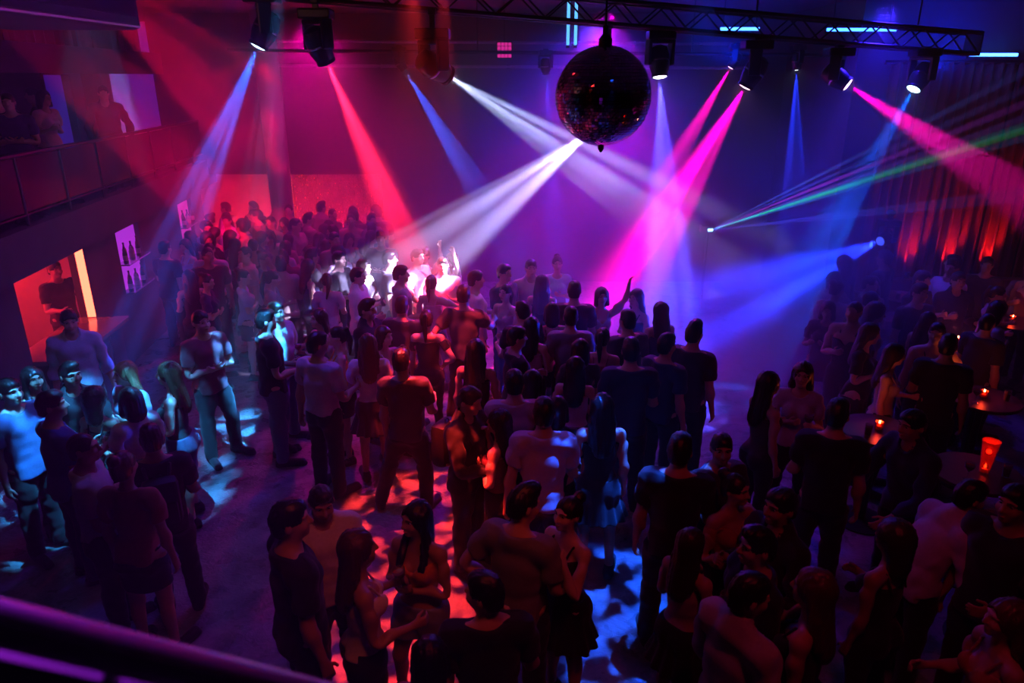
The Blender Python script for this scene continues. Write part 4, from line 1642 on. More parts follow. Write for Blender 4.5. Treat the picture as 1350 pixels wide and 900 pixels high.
# ---- the near edge of the dancers, left of the red floor light
person('C1', 348, 408, 'm', 1.82, 115, ('down', 'fwd'), 'stand', TE('black'), TR('denim'), ('short', 'black'), 'man in black tee and blue jeans facing the man in a white shirt', skin=0)
person('C2', 370, 398, 'm', 1.78, 70, ('drink', 'fwd'), 'shiftL', SHR('white'), TR('denim'), ('short', 'brown'), 'man in white shirt with rolled sleeves and jeans holding a glass', face=True, skin=0, pos=None)
person('C3', 411, 407, 'f', 1.68, -45, ('chest', 'drink'), 'stand', TA_('sand'), SM('black'), ('long', 'chestnut'), 'chestnut-haired woman in sand-coloured strap top facing the man in a white shirt', face=True, skin=3)
person('C4', 416, 438, 'm', 1.82, 152, ('down2', 'fwd'), 'stand', TK('lavender'), TR('black'), ('short', 'black'), 'man in lavender tee tucked into black trousers seen from behind', skin=0, hyaw=-25)
person('C5', 444, 430, 'f', 1.64, -70, ('drink', 'fwd'), 'stand', TA_('orange'), SM('black'), ('tail', 'brown'), 'woman in orange strap top with bare shoulders beside the man in lavender tee', lod=1, skin=3, face=True)
person('C6', 484, 440, 'f', 1.70, 188, ('drink', 'down'), 'stand', TK('white'), SF('black'), ('long', 'chestnut'), 'long-haired woman in white tee and flared black skirt seen from behind', skin=0)
person('C7', 505, 430, 'f', 1.62, 55, ('chest', 'fwd'), 'stand', TA_('white'), SM('black'), ('bob', 'black'), 'woman with dark bob in white strap top among the dancers', lod=1, skin=3)
person('C8', 527, 461, 'm', 1.76, 172, ('down', 'fwd'), ((0.30, -0.02, -1), (0.26, 0.10, -1), (-0.16, -0.05, -1), (-0.02, 0.06, -1)), TE('charcoal'), TR('black'), ('short', 'black'), 'man in dark tee dancing with feet wide apart on the red floor light', skin=0, side=4)
person('C9', 562, 408, 'f', 1.68, 175, ('down', 'hip'), 'shiftR', OF('black'), SL('black'), ('tail', 'brown'), 'woman in black off-shoulder top and tight trousers seen from behind on the red floor light', skin=3)
person('C10', 482, 395, 'm', 1.77, 75, ('fwd', 'down'), 'stand', SHI('black'), TR('black'), ('quiff', 'black'), 'man in black long-sleeved shirt in profile among the front dancers', lod=1, face=True)
person('C11', 529, 391, 'm', 1.74, 168, ('fwd', 'down'), 'stand', TE('charcoal'), TR('black'), ('short', 'black'), 'short-haired man in charcoal tee behind the woman in off-shoulder top', lod=1)
person('C12', 470, 353, 'm', 1.75, 85, ('drink', 'fwd'), 'stand', SHR('white'), TR('denim'), ('short', 'brown'), 'man in bright white shirt lit by the white beam', lod=1, face=True, skin=3)
person('C13', 487, 342, 'f', 1.68, 70, ('chest', 'drink'), 'stand', TE('white'), SL('denim'), ('long', 'brown'), 'long-haired woman in white tee in the white beam', lod=1, face=True, skin=3)
person('C14', 503, 331, 'm', 1.80, 95, ('drink', 'down'), 'stand', TE('grey'), TR('black'), ('short', 'black'), 'man in grey tee in profile in the white beam', lod=1, face=True)
person('C15', 528, 350, 'm', 1.80, 98, ('reach', 'fwd'), 'stand', TE('grey'), TR('charcoal'), ('short', 'black'), 'man in grey tee reaching out an arm in the white beam', lod=1)
person('C16', 567, 362, 'f', 1.68, 165, ('down2', 'bentup'), 'shiftL', TA_('pink'), SL('denim'), ('tail', 'brown'), 'woman in pink strap top dancing with one arm raised', lod=1, skin=3)
person('C17', 627, 357, 'm', 1.80, 105, ('fwd', 'down'), 'stand', TE('white'), TR('black'), ('short', 'black'), 'man in white tee behind the dancing man in dark tee', lod=1)
person('C18', 611, 376, 'm', 1.78, 168, ('hip', 'reach'), 'stepR', TE('charcoal'), TR('black'), ('short', 'black'), 'man in dark tee mid-step reaching towards the woman in pink', lod=0, skin=1)
person('C19', 583, 339, 'm', 1.78, 10, ('chest', 'drink'), 'stand', TE('white'), TR('denim'), ('short', 'brown'), 'man in white tee facing out of the white beam', lod=1, face=True)
person('C20', 546, 328, 'm', 1.76, 60, ('drink', 'down'), 'stand', TE('lightgrey'), TR('black'), ('short', 'black'), 'man in light grey tee at the back of the white beam', lod=1, face=True)
person('C21', 559, 327, 'f', 1.70, -20, ('up', 'down'), 'stand', TA_('white'), SM('black'), ('bun', 'brown'), 'woman in white strap top with an arm in the air in the white beam', lod=1, face=True)
person('C22', 596, 333, 'f', 1.68, -60, ('up', 'chest'), 'stand', TE('white'), SL('denim'), ('long', 'blond'), 'blond woman in white tee with one hand up in the white beam', lod=1, face=True)
person('C23', 664, 348, 'm', 1.80, 55, ('down', 'fwd'), 'stand', TE('charcoal'), TR('black'), ('short', 'black'), 'dark-haired man in charcoal tee next to the man in pink shirt', lod=1, face=True)
person('C24', 700, 342, 'm', 1.78, 8, ('fwd', 'down'), 'stand', SHR('pink'), TR('denim'), ('short', 'black'), 'man in pale pink shirt facing out of the purple haze', lod=1, face=True)
person('C25', 735, 337, 'f', 1.72, 0, ('chest', 'down'), 'stand', TE('paleblue'), SL('denim'), ('bun', 'brown'), 'woman in pale blue tee with a bun at the back of the dancers', lod=1, face=True)
person('C26', 666, 374, 'f', 1.66, -35, ('fwd', 'drink'), 'shiftR', TA_('pink'), SL('denim'), ('tail', 'black'), 'woman in pink strap top facing the man who reaches towards her', lod=1, face=True, skin=3)
person('C27', 715, 362, 'f', 1.72, 165, ('fwd', 'down'), 'stand', TA_('black'), SL('black'), ('long', 'black'), 'tall woman with long black hair and black strap top in the magenta light', lod=1)
person('C28', 763, 371, 'm', 1.80, 172, ('fwd', 'fwd'), 'wide', TE('black'), TR('black'), ('short', 'black'), 'man in black tee with hair rim-lit pink among the dancers', lod=1)
person('C29', 789, 379, 'f', 1.66, 5, ('up', 'chest'), 'stand', TA_('lavender'), SL('black'), ('bob', 'black'), 'woman with black bob raising an arm in the magenta light', lod=1, face=True)
person('C30', 839, 381, 'f', 1.68, -45, ('drink', 'chest'), 'stand', TA_('black'), SF('black'), ('wavy', 'brown'), 'woman with wavy brown hair in black dress in the magenta light', lod=1, face=True)
person('C31', 691, 398, 'm', 1.74, 205, ('fwd', 'down'), 'stand', TE('black'), TR('black'), ('short', 'black'), 'man in black tee in the thick of the purple-lit dancers', lod=1)
person('C32', 727, 399, 'f', 1.66, 185, ('down', 'fwd'), 'stand', TA_('maroon'), SM('black'), ('bob', 'black'), 'woman in maroon strap top in the thick of the purple-lit dancers', lod=1)
person('C33', 753, 405, 'm', 1.77, 180, ('drink', 'down'), 'stand', TE('grey'), TR('black'), ('short', 'black'), 'man in grey tee seen from behind in the purple light', lod=1)
person('C34', 823, 409, 'm', 1.80, -155, ('fwd', 'drink'), 'stand', TE('charcoal'), TR('black'), ('short', 'black'), 'broad man in charcoal tee at the edge of the purple-lit dancers', lod=1)
person('C35', 700, 418, 'f', 1.66, 150, ('chest', 'fwd'), 'stand', TA_('lavender'), SM('black'), ('long', 'black'), 'woman with long black hair in lavender strap top', lod=1)
person('C36', 680, 431, 'm', 1.74, 105, ('fwd', 'down'), 'stand', TE('black'), TR('black'), ('short', 'black'), 'man in black tee in profile beside the long-haired woman in black', lod=1)
person('C37', 627, 447, 'f', 1.70, 168, ('down', 'fwd'), 'step', TA_('black'), SL('black'), ('long', 'black'), 'woman with long black hair dressed in black dancing beside the red floor light', lod=0)
person('C38', 767, 447, 'f', 1.66, 182, ('chest', 'down'), 'stand', TE('charcoal'), SL('black'), ('bob', 'black'), 'woman with black bob in charcoal tee seen from behind', lod=1)
person('C39', 833, 446, 'm', 1.86, 178, ('down2', 'fwd'), 'stand', TE('navy'), TR('black'), ('short', 'black'), 'tall broad man in navy tee seen from behind in the blue haze', lod=0)
person('C40', 759, 470, 'f', 1.66, 168, ('fwd', 'chest'), 'stand', TA_('lavender'), SM('black'), ('wavy', 'black'), 'woman with wavy black hair in lavender top seen from behind', lod=1)
person('C41', 678, 489, 'm', 1.78, 182, ('fwd', 'fwd'), 'stand', TE('lightgrey'), TR('black'), ('short', 'black'), 'man in light grey tee seen from behind in front of the dancers', lod=0)
person('C42', 702, 488, 'f', 1.62, 150, ('drink', 'down'), 'stand', TA_('black'), SM('black'), ('bob', 'black'), 'woman with black bob and black top beside the man in light grey tee', lod=1)
person('C43', 627, 511, 'm', 1.80, 62, ('hug', 'hug'), 'stand', SHI('black'), TR('black'), ('short', 'black'), 'man in black shirt with a backpack embracing a woman', lod=0, hpitch=14)
person('C44', 654, 540, 'f', 1.64, -112, ('chest', 'face'), 'stand', TA_('maroon'), SM('black'), ('wavy', 'brown'), 'woman in dark strap top held by the man with the backpack', lod=0)
person('C45', 718, 526, 'm', 1.82, 178, ('down2', 'fwd'), 'stand', TE('lavender'), TR('black'), ('short', 'black'), 'man in lavender tee worn loose over black trousers seen from behind', lod=0)
person('C46', 744, 523, 'f', 1.68, 160, ('drink', 'down'), 'stand', TE('black'), SL('black'), ('bob', 'black'), 'woman with black bob next to the man in loose lavender tee', lod=1)
person('C47', 786, 519, 'f', 1.72, 180, ('fwd', 'down'), 'stand', TA_('black'), SF('black'), ('long', 'black'), 'woman with long black hair in black dress on the blue-lit floor', lod=0)
person('C49', 880, 440, 'm', 1.78, 130, ('fwd', 'down'), 'stand', TE('navy'), TR('black'), ('short', 'black'), 'man in navy tee fading into the blue smoke', lod=1)

person('C50', 915, 425, 'm', 1.82, 140, ('fwd', 'down'), 'stand', TE('charcoal'), TR('black'), ('quiff', 'black'), 'man in charcoal tee standing alone in the blue smoke', lod=1)
person('C51', 872, 398, 'f', 1.70, 200, ('chest', 'down'), 'stand', TA_('navy'), SL('black'), ('long', 'black'), 'long-haired woman in navy strap top fading into the blue smoke', lod=1)
person('C52', 800, 432, 'f', 1.66, 160, ('drink', 'down'), 'stand', TA_('maroon'), SM('black'), ('tail', 'black'), 'ponytailed woman in maroon strap top at the edge of the purple-lit dancers', lod=1)

# ---- foreground couple groups
person('F1', 386, 661, 'm', 1.84, 122, ('down2', 'down'), 'stand', TE('black'), TR('black'), ('short', 'black'), 'broad man in plain black tee in the group with the woman in orange', hyaw=-15)
person('F2', 418, 643, 'm', 1.80, 25, ('drink', 'down'), 'stand', SHI('white'), TR('black'), ('quiff', 'brown'), 'man in white shirt facing the broad man in black tee', face=True, hpitch=12, skin=1)
person('F3', 459, 700, 'f', 1.68, 112, ('drink', 'fwd'), 'stand', TA_('white'), SL('black'), ('long', 'chestnut'), 'chestnut-haired woman in white strap top holding a glass beside the woman in orange', skin=1)
person('F4', 540, 662, 'f', 1.74, -22, ('fold', 'chest'), 'shiftL', CR('orange'), SO('paledenim'), ('front', 'black'), 'woman in orange crop top and pale denim shorts holding a drink', face=True, skin=1, hyaw=-25)
person('F5', 565, 843, 'f', 1.64, 175, ('down', 'down'), 'stand', TA_('black'), SL('black'), ('bob', 'black'), 'woman with black bob right below the mezzanine', skin=1)
person('F6', 641, 757, 'm', 1.76, 190, ('down', 'drink'), 'stand', TE('black'), TR('black'), ('short', 'black'), 'dark-haired man in black tee right below the mezzanine, head turned aside', hyaw=55)
person('F7', 692, 640, 'm', 1.82, 150, ('hip', 'drink'), 'stand', TE('grey'), TR('black'), ('quiff', 'black'), 'man in grey tee talking to the woman in black dress', hyaw=-30, hpitch=12)
person('F8', 752, 655, 'f', 1.68, -50, ('face', 'chest'), 'stand', TA_('black'), SF('black'), ('bun', 'black'), 'woman in black dress with hair tied up touching her chin', face=True, skin=3, hpitch=-4)

# ---- right of the blue floor light
person('R1', 907, 573, 'm', 1.80, 165, ('down', 'fwd'), 'stand', TE('black'), TR('black'), ('short', 'black'), 'man in black tee seen from behind in front of the blue floor light', hyaw=-10)
person('R2', 944, 572, 'm', 1.78, 25, ('fwd', 'down'), 'stand', TE('charcoal'), TR('black'), ('short', 'black'), 'dark-haired man in charcoal tee facing the man in black', face=True, skin=2, hyaw=-30)
person('R3', 972, 625, 'f', 1.64, 25, ('chest', 'drink'), 'stand', OF('rust'), SM('black'), ('bun', 'black'), 'woman in rust off-shoulder top with hair in a bun', face=True, skin=1, hyaw=20)
person('R4', 1025, 645, 'm', 1.78, -70, ('fwd', 'drink'), 'stand', SHI('black'), TR('black'), ('short', 'black'), 'man in black shirt turned towards the woman in rust top', face=True, skin=2)
person('R5', 996, 697, 'm', 1.72, -85, ('drink', 'chest'), 'stand', TE('black'), TR('black'), ('quiff', 'black'), 'man in black tee in profile between two long-haired women', face=True, skin=1)
person('R6', 921, 698, 'f', 1.68, 128, ('drink', 'down'), 'stand', TA_('sand'), SF('black'), ('long', 'brown'), 'long-haired woman in sand strap top and black skirt with her back half turned', skin=1)
person('R7', 993, 757, 'm', 1.80, 118, ('chest', 'down'), 'stand', SHR('lightgrey'), TR('black'), ('short', 'black'), 'man in light grey polo shirt right below the mezzanine', hyaw=-20, hpitch=10, skin=1)
person('R8', 1070, 752, 'f', 1.70, -128, ('down', 'reach'), 'stand', TA_('black'), SL('black'), ('long', 'chestnut'), 'chestnut-haired woman in black strap top laying a hand on the man in grey polo', skin=1)
person('R9', 1015, 490, 'f', 1.72, 105, ('fwd', 'down'), 'stand', TA_('charcoal'), SL('black'), ('long', 'black'), 'woman with long black hair standing at the edge of the blue smoke', skin=0)
person('R10', 1060, 478, 'f', 1.70, -25, ('drink', 'chest'), 'stand', TE('lavender'), SL('black'), ('long', 'brown'), 'brown-haired woman in lavender tee facing the long-haired woman at the edge of the smoke', face=True, skin=3)
person('R11', 1107, 527, 'm', 1.84, 160, ('fwd', 'down'), 'stand', TE('black'), TR('black'), ('short', 'black'), 'broad man in black tee in front of the candle-lit table', hyaw=-20)
person('R12', 1206, 541, 'm', 1.80, -75, ('table', 'table'), 'stand', SHI('navy'), TR('black'), ('short', 'black'), 'man in navy shirt reaching over the candle-lit table', face=True, skin=1, lean=12)
person('R13', 1184, 690, 'f', 1.68, -150, ('down', 'fwd'), 'stand', TA_('black'), SL('black'), ('curly', 'brown'), 'woman with big curly hair in black top', skin=2)
person('R14', 1296, 634, 'm', 1.80, 95, ('table', 'table'), 'stand', SHR('lavender'), TR('black'), ('short', 'black'), 'man in lavender shirt bending forward over a table', face=True, skin=1, lean=34, hpitch=-4)
person('R15', 1338, 640, 'm', 1.80, -70, ('fwd', 'down'), 'stand', TE('black'), TR('black'), ('short', 'black'), 'man in black tee listening to the man in lavender shirt', face=True, skin=2)
person('R16', 1336, 792, 'f', 1.68, -95, ('down', 'fwd'), 'stand', TA_('rust'), SL('black'), ('long', 'chestnut'), 'long-haired woman in rust top below the mezzanine near the tables', skin=1)
person('R17', 1265, 358, 'm', 1.76, 0, ('fwd', 'drink'), 'stand', SHI('black'), TR('black'), ('short', 'black'), 'man in black shirt standing before the red-lit drapes', lod=1, face=True, skin=1)
person('R18', 1214, 373, 'm', 1.80, 15, ('drink', 'down'), 'stand', TE('charcoal'), TR('black'), ('short', 'black'), 'man in charcoal tee holding a drink before the red-lit drapes', lod=1, face=True)

# ---- behind the bar, at the bottle display and up on the gallery
person('B1', 0, 0, 'm', 1.76, 65, ('table', 'fwd'), 'stand', TE('black'), TR('black'), ('short', 'black'), 'bartender in black tee behind the counter in the red-lit bar', lod=0, pos=LW(2.5, 0.66, 0)[:2], face=True)
person('B2', 0, 0, 'm', 1.76, 160, ('fwd', 'down'), 'stand', TE('navy'), TR('black'), ('short', 'black'), 'man silhouetted against the glowing bottle display', lod=1, pos=LW(3.75, -0.42, 0)[:2])
GAL = [
    (4.55, 0.42, 'm', 1.66, 30, ('rail', 'rail'), SHI('black'), ('short', 'black'), 'man in black shirt leaning both hands on the gallery rail', 18),
    (3.35, 0.75, 'f', 1.60, 75, ('chest', 'drink'), TE('pink'), ('bob', 'black'), 'woman in pink tee standing on the gallery', 6),
    (3.9, 1.15, 'm', 1.62, -60, ('fwd', 'down'), TE('charcoal'), ('short', 'black'), 'man in charcoal tee on the gallery facing the woman in pink', 4),
    (2.55, 0.95, 'm', 1.62, 40, ('down', 'drink'), TE('black'), ('short', 'black'), 'man in black tee holding a drink on the gallery', 6),
    (2.05, 0.55, 'm', 1.58, 20, ('fold', 'fold'), TE('navy'), ('short', 'brown'), 'man in navy tee with folded arms on the gallery', 6),
    (1.62, 1.05, 'f', 1.58, -20, ('down', 'chest'), TA_('maroon'), ('long', 'black'), 'woman in maroon top with long hair on the gallery', 4),
]
for k, (s_, n_, sex, h, fc, arms, top, hair, lab, ln) in enumerate(GAL):
    w = LW(s_, n_, 0)
    person('G%d' % k, 0, 0, sex, h, fc, arms, 'stand', top, TR('black') if sex == 'm' else SL('black'), hair, lab, lod=1, pos=(w.x, w.y), base_z=2.42, lean=ln, skin=k % 3)

build_people()

# ---- the packed crowd: variants built once, copied with their parts
rnd = random.Random(11)
VARS = []
for k in range(14):
    sex = 'm' if k % 2 == 0 else 'f'
    arms = [('fwd', 'down'), ('chest', 'drink'), ('down', 'down2'), ('drink', 'fwd'), ('hip', 'down'), ('fold', 'fold'), ('down2', 'chest')][k // 2]
    legs = ['stand', 'shiftL', 'shiftR', 'wide'][k % 4]
    top = [('tee', 'charcoal'), ('tank', 'maroon'), ('shirt', 'black'), ('tee', 'grey'), ('tee', 'navy'), ('tank', 'black'), ('tee', 'maroon')][k % 7]
    bot = ('trousers', 'black') if sex == 'm' else (('trousers.slim', 'black') if k % 4 == 1 else ('skirt.mini', 'black'))
    hr = (['short', 'quiff', 'buzz', 'short'][(k // 2) % 4], 'black') if sex == 'm' else (['long', 'bob', 'wavy', 'tail', 'curly', 'bun', 'long'][k // 2], ['black', 'brown'][k % 2])
    VARS.append((sex, arms, legs, top, bot, hr))


def far_from_all(x, y, r):
    return all((x - a) ** 2 + (y - b) ** 2 > r * r for a, b in PLACED)


DARK = ['charcoal', 'black', 'maroon', 'grey', 'navy', 'black', 'sand', 'lavender']


WHO = {('m', 'short'): 'short-haired man', ('m', 'quiff'): 'quiff-haired man', ('m', 'buzz'): 'crop-headed man', ('f', 'long'): 'long-haired woman', ('f', 'bob'): 'bob-haired woman',
       ('f', 'wavy'): 'wavy-haired woman', ('f', 'tail'): 'ponytailed woman', ('f', 'curly'): 'curly-haired woman', ('f', 'bun'): 'woman with hair bun'}
WITH = {('fwd', 'down'): 'one arm out', ('chest', 'drink'): 'both arms bent', ('down', 'down2'): 'arms hanging', ('drink', 'fwd'): 'hands forward', ('hip', 'down'): 'hand on hip',
        ('fold', 'fold'): 'arms folded', ('down2', 'chest'): 'hand at chest'}


def crowd(n, sample, group, label, r, seed):
    rg = random.Random(seed)
    made = tries = 0
    while made < n and tries < 6000:
        tries += 1
        x, y, fc = sample(rg)
        if fc is None or not far_from_all(x, y, r):
            continue
        k = rg.randrange(len(VARS))
        sex, arms, legs, top, bot, hr = VARS[k]
        h = rg.uniform(1.70, 1.84) if sex == 'm' else rg.uniform(1.60, 1.72)
        tc = rg.choice(DARK)
        make_person(sex, (x, y), fc, h, dict(armL=arms[0], armR=arms[1], legs=legs, hyaw=[0, 18, -20][k % 3], hpitch=[0, 8][k % 2]),
                    [(top[0], tc), bot], hr, '%s in %s %s %s %s' % (WHO[(sex, hr[0])], tc, {'tee': 'tee', 'shirt': 'shirt', 'tank': 'strap top'}[top[0]], WITH[arms], label),
                    1, rg.randrange(4), group, False, 0.0, 'crowd%d' % k)
        PLACED.append((x, y))
        made += 1
    return made


def s_back(rg):
    y = rg.uniform(9.6, 14.9)
    px = rg.uniform(236, 505 if y > 11.2 else 455)
    x = at_depth(px, 300, y).x
    if (Vector((x, y, 0)) - LB).dot(LN) > -0.30:
        return 0.0, 0.0, None
    return x, y, rg.uniform(0, 360)


def s_right(rg):
    y = rg.uniform(6.6, 10.6)
    px = rg.uniform(1085 + max(0, (8.5 - y)) * 45, 1345)
    x = at_depth(px, 430, y).x
    for (tx, ty, tz_) in TABLES:           # nobody blocks the view of a candle
        tp = at_height(tx, ty, tz_)
        if tp.y - 2.2 < y < tp.y + 0.2 and abs(675 + FOC * x / (0.938 * y + 1.0) - tx) < 20:
            return 0.0, 0.0, None
    return x, y, rg.uniform(0, 360)


TABLES = [(1158, 566, 1.02), (1296, 524, 1.02), (1262, 452, 1.02), (1334, 424, 1.02), (1288, 622, 1.02), (1192, 391, 1.02), (1330, 706, 0.98)]
for (px, py, z) in TABLES:
    p = at_height(px, py, z)
    for a in (0, 1):
        PLACED.append((p.x, p.y + 0.01 * a))
# people who stand where they would block things seen clearly in the photo are kept out by these spots
crowd(66, s_back, 'crowd before the red recess', 'before the red recess', 0.44, 5)
crowd(26, s_right, 'guests round the candle-lit tables', 'among the candle-lit tables', 0.50, 9)

# ================================================================== THINGS IN THE ROOM
def at_room(o):
    return o


# ---- mirror ball
bc = at_depth(795, 127, 7.0)
BR = 60.0 / FOC * (bc - CAM).length * 0.985
mb_root = thing('mirror_ball', 'big mirror ball hanging over the dance floor', 'mirror ball', bc)
MB().lathe([(BR * 0.985 * math.sin(a), -BR * 0.985 * math.cos(a)) for a in [math.pi * k / 24 for k in range(25)]], (0, 0, 0), 48, cap=False).build('ball_core', M['black'], mb_root, True)
tm = MB()
rg = random.Random(3)
ROWS = 46
for i in range(ROWS):
    la0, la1 = -math.pi / 2 + math.pi * (i + 0.06) / ROWS, -math.pi / 2 + math.pi * (i + 0.94) / ROWS
    lam = (la0 + la1) / 2
    n = max(6, int(2 * ROWS * math.cos(lam)))
    w = 2 * math.pi / n * 0.47
    for k in range(n):
        lo = 2 * math.pi * k / n
        j = [rg.uniform(-0.006, 0.006) for _ in range(4)]
        q = []
        for (la, sg, jj) in ((la0, -1, 0), (la0, 1, 1), (la1, 1, 2), (la1, -1, 3)):
            r_ = BR * (1.0 + j[jj] * 0.4)
            q.append((r_ * math.cos(la) * math.cos(lo + sg * w), r_ * math.cos(la) * math.sin(lo + sg * w), r_ * math.sin(la)))
        tm.add(q, [(0, 1, 2, 3)])
t_ = tm.build('mirror_tiles', mat('mirror_tile', (0.60, 0.58, 0.66), 0.06, metal=1.0), mb_root)
t_['kind'] = 'stuff'
MB().lathe([(0.06, BR * 0.98), (0.06, BR + 0.05), (0.025, BR + 0.09), (0.025, BR + 0.16)], (0, 0, 0), 16).build('motor_cap', M['blackmetal'], mb_root, True)
MB().tube([(0, 0, BR + 0.1), (0, 0, 5.34 - bc.z)], 0.010, 8).build('hanging_rod', M['blackmetal'], mb_root, True)
MB().lathe([(0.028, -BR * 0.99), (0.028, -BR - 0.03), (0.010, -BR - 0.06)], (0, 0, 0), 12).build('bottom_pin', M['blackmetal'], mb_root, True)

# ---- black loudspeaker cabinet hanging at the upper left
sp = thing('loudspeaker', 'large black loudspeaker cabinet hanging under the ceiling', 'speaker', (-2.33, 3.25, 4.43))
MB().box((0, 0, 0.40), (0.70, 1.90, 0.80), None, 0.03).build('cabinet', M['black'], sp, True)
MB().box((0.355, 0, 0.40), (0.02, 1.76, 0.68), None, 0.008).build('grille', mat('speaker_grille', (0.02, 0.02, 0.022), 0.5, metal=0.6, bump=0.4, bscale=200), sp)
for y_ in (-0.6, 0.6):
    MB().box((0, y_, 0.86), (0.5, 0.06, 0.10)).build('hanging_bracket', M['blackmetal'], sp)
MB().tube([(0.34, -0.93, 0.02), (0.34, 0.93, 0.02)], 0.012, 8).build('edge_rail', M['steel'], sp, True)

# ---- handrail of the mezzanine stair in front of the viewer, with its solid panel
ra = CAM + ray(-60, 806) * 0.80
rb = CAM + ray(430, 925) * 1.0
rl = thing('handrail', 'polished steel handrail running down across the viewer\'s mezzanine', 'handrail', ra)
dd = rb - ra
MB().tube([-dd * 0.5, dd * 1.6], 0.026, 24).build('rail_tube', M['steel'], rl, True)
pn = MB()
p0, p1 = -dd * 0.5, dd * 1.6
nrm = Vector((dd.y, -dd.x, 0)).normalized() * 0.012
pn.add([p0 + nrm + Vector((0, 0, -0.045)), p1 + nrm + Vector((0, 0, -0.045)), p1 + nrm + Vector((0, 0, -0.95)), p0 + nrm + Vector((0, 0, -0.95)),
        p0 - nrm + Vector((0, 0, -0.045)), p1 - nrm + Vector((0, 0, -0.045)), p1 - nrm + Vector((0, 0, -0.95)), p0 - nrm + Vector((0, 0, -0.95))],
       [(0, 1, 2, 3), (7, 6, 5, 4), (0, 4, 5, 1), (1, 5, 6, 2), (2, 6, 7, 3), (3, 7, 4, 0)])
pn.build('infill_panel', M['black'], rl)
for t in (-0.3, 0.35, 1.0, 1.5):
    MB().tube([dd * t + Vector((0, 0, -0.02)), dd * t + Vector((0, 0, -0.10))], 0.009, 8).build('bracket', M['steel'], rl)

# ---- gallery railing
gr = thing('gallery_railing', 'dark metal railing along the gallery edge', 'railing', LW(-4.5, 0.02, 2.58))


def gl(s, n, z):
    return LW(s, n, z) - gr.location


MB().tube([gl(-4.5, 0.02, 3.36), gl(8.2, 0.02, 3.36)], 0.026, 10).build('top_rail', M['blackmetal'], gr, True)
MB().tube([gl(-4.5, 0.02, 2.70), gl(8.2, 0.02, 2.70)], 0.014, 8).build('bottom_rail', M['blackmetal'], gr, True)
pm = MB().tube([(0, 0, 0), (0, 0, 0.78)], 0.020, 8).mesh('post', M['blackmetal'], True)
k = -4.4
while k < 8.2:
    obj('post', pm, gr, gl(k, 0.02, 2.58))
    k += 1.05
TINT = mat('tinted_glass', (0.03, 0.03, 0.05), 0.12, trans=0.5, spec=0.25)
gpm = MB().box((0, 0, 0.33), (0.97, 0.012, 0.60), LROT).mesh('glass_panel', TINT)
k = -4.4 + 0.525
while k < 7.9:
    obj('glass_panel', gpm, gr, gl(k, 0.02, 2.70))
    k += 1.05
# hanging drape strips over the gallery's head beam
hd_ = thing('valance_curtain', 'dark pleated curtain hung above the gallery head beam', 'curtain', LW(-1, 0.8, 4.6))
for i in range(22):
    s0 = -2.0 + i * 0.46
    m_ = MB()
    cols = 9
    vs_ = []
    for a in range(cols):
        s_ = s0 + 0.44 * a / (cols - 1)
        n_ = 0.98 + 0.035 * math.sin(a * math.pi / 1.3 + i)
        vs_ += [LW(s_, n_, 4.62) - hd_.location, LW(s_, n_, 5.32) - hd_.location, LW(s_, n_ + 0.012, 4.62) - hd_.location, LW(s_, n_ + 0.012, 5.32) - hd_.location]
    fs_ = []
    for a in range(cols - 1):
        o_ = a * 4
        fs_ += [(o_, o_ + 4, o_ + 5, o_ + 1), (o_ + 2, o_ + 3, o_ + 7, o_ + 6), (o_, o_ + 2, o_ + 6, o_ + 4), (o_ + 1, o_ + 5, o_ + 7, o_ + 3)]
    m_.add(vs_, fs_).build('pleated_panel', M['drape'], hd_, True)

# ---- the bar behind the first opening
bar_room = LMB()
bar_room.rng(-0.2, 3.2, 2.15, 2.3, 0, 2.1)
bar_room.rng(-0.35, -0.2, 0.32, 2.3, 0, 2.1)
bar_room.rng(3.05, 3.2, 0.32, 2.3, 0, 2.1)
struct(bar_room.build('wall_bar', M['wallred']))
bc_ = thing('bar_counter', 'long bar counter with polished top below the lit opening', 'bar counter', LW(1.4, 0.0, 0))


def bl(s, n, z):
    return LW(s, n, z) - bc_.location


def lrng(root, s0, s1, n0, n1, z0, z1, name, material, bev=0.0):
    m_ = MB()
    m_.box(LW((s0 + s1) / 2, (n0 + n1) / 2, (z0 + z1) / 2) - root.location, (s1 - s0, n1 - n0, z1 - z0), LROT, bev)
    return m_.build(name, material, root, bev > 0)


lrng(bc_, 0.44, 2.16, -0.34, 0.40, 0.985, 1.045, 'counter_top', M['counter'], 0.012)
for i in range(4):
    lrng(bc_, 0.46 + i * 0.425, 0.86 + i * 0.425, -0.22, -0.18, 0.10, 0.97, 'front_panel', M['wood'], 0.008)
lrng(bc_, 0.46, 2.14, -0.18, 0.09, 0.0, 0.985, 'counter_body', M['wood'])
st = thing('led_strip', 'vertical orange-red light strip on the end jamb of the bar opening', 'light strip', LW(2.16, 0.2, 1.05))
lrng(st, 2.135, 2.155, 0.10, 0.20, 1.05, 2.03, 'diffuser', glow_mat('bar_strip', (1.0, 0.10, 0.05), 5.0))
lrng(st, 2.155, 2.178, 0.10, 0.22, 1.05, 2.035, 'channel', M['steel'])
st2 = thing('led_strip', 'added red fill strip above the back shelf in the bar', 'light strip', LW(1.0, 2.1, 1.9))  # added to brighten the bar interior
lrng(st2, -0.1, 3.0, 2.06, 2.12, 1.86, 1.92, 'diffuser', glow_mat('bar_fill_strip', (1.0, 0.02, 0.05), 80.0))
lrng(st2, -0.12, 3.02, 2.115, 2.148, 1.84, 1.94, 'channel', M['steel'])
sh = thing('back_bar_shelf', 'wooden shelf on the back wall of the bar', 'shelf', LW(1.0, 2.0, 1.2))
lrng(sh, -0.1, 3.0, 1.9, 2.15, 1.18, 1.215, 'shelf_board', M['wood'], 0.006)
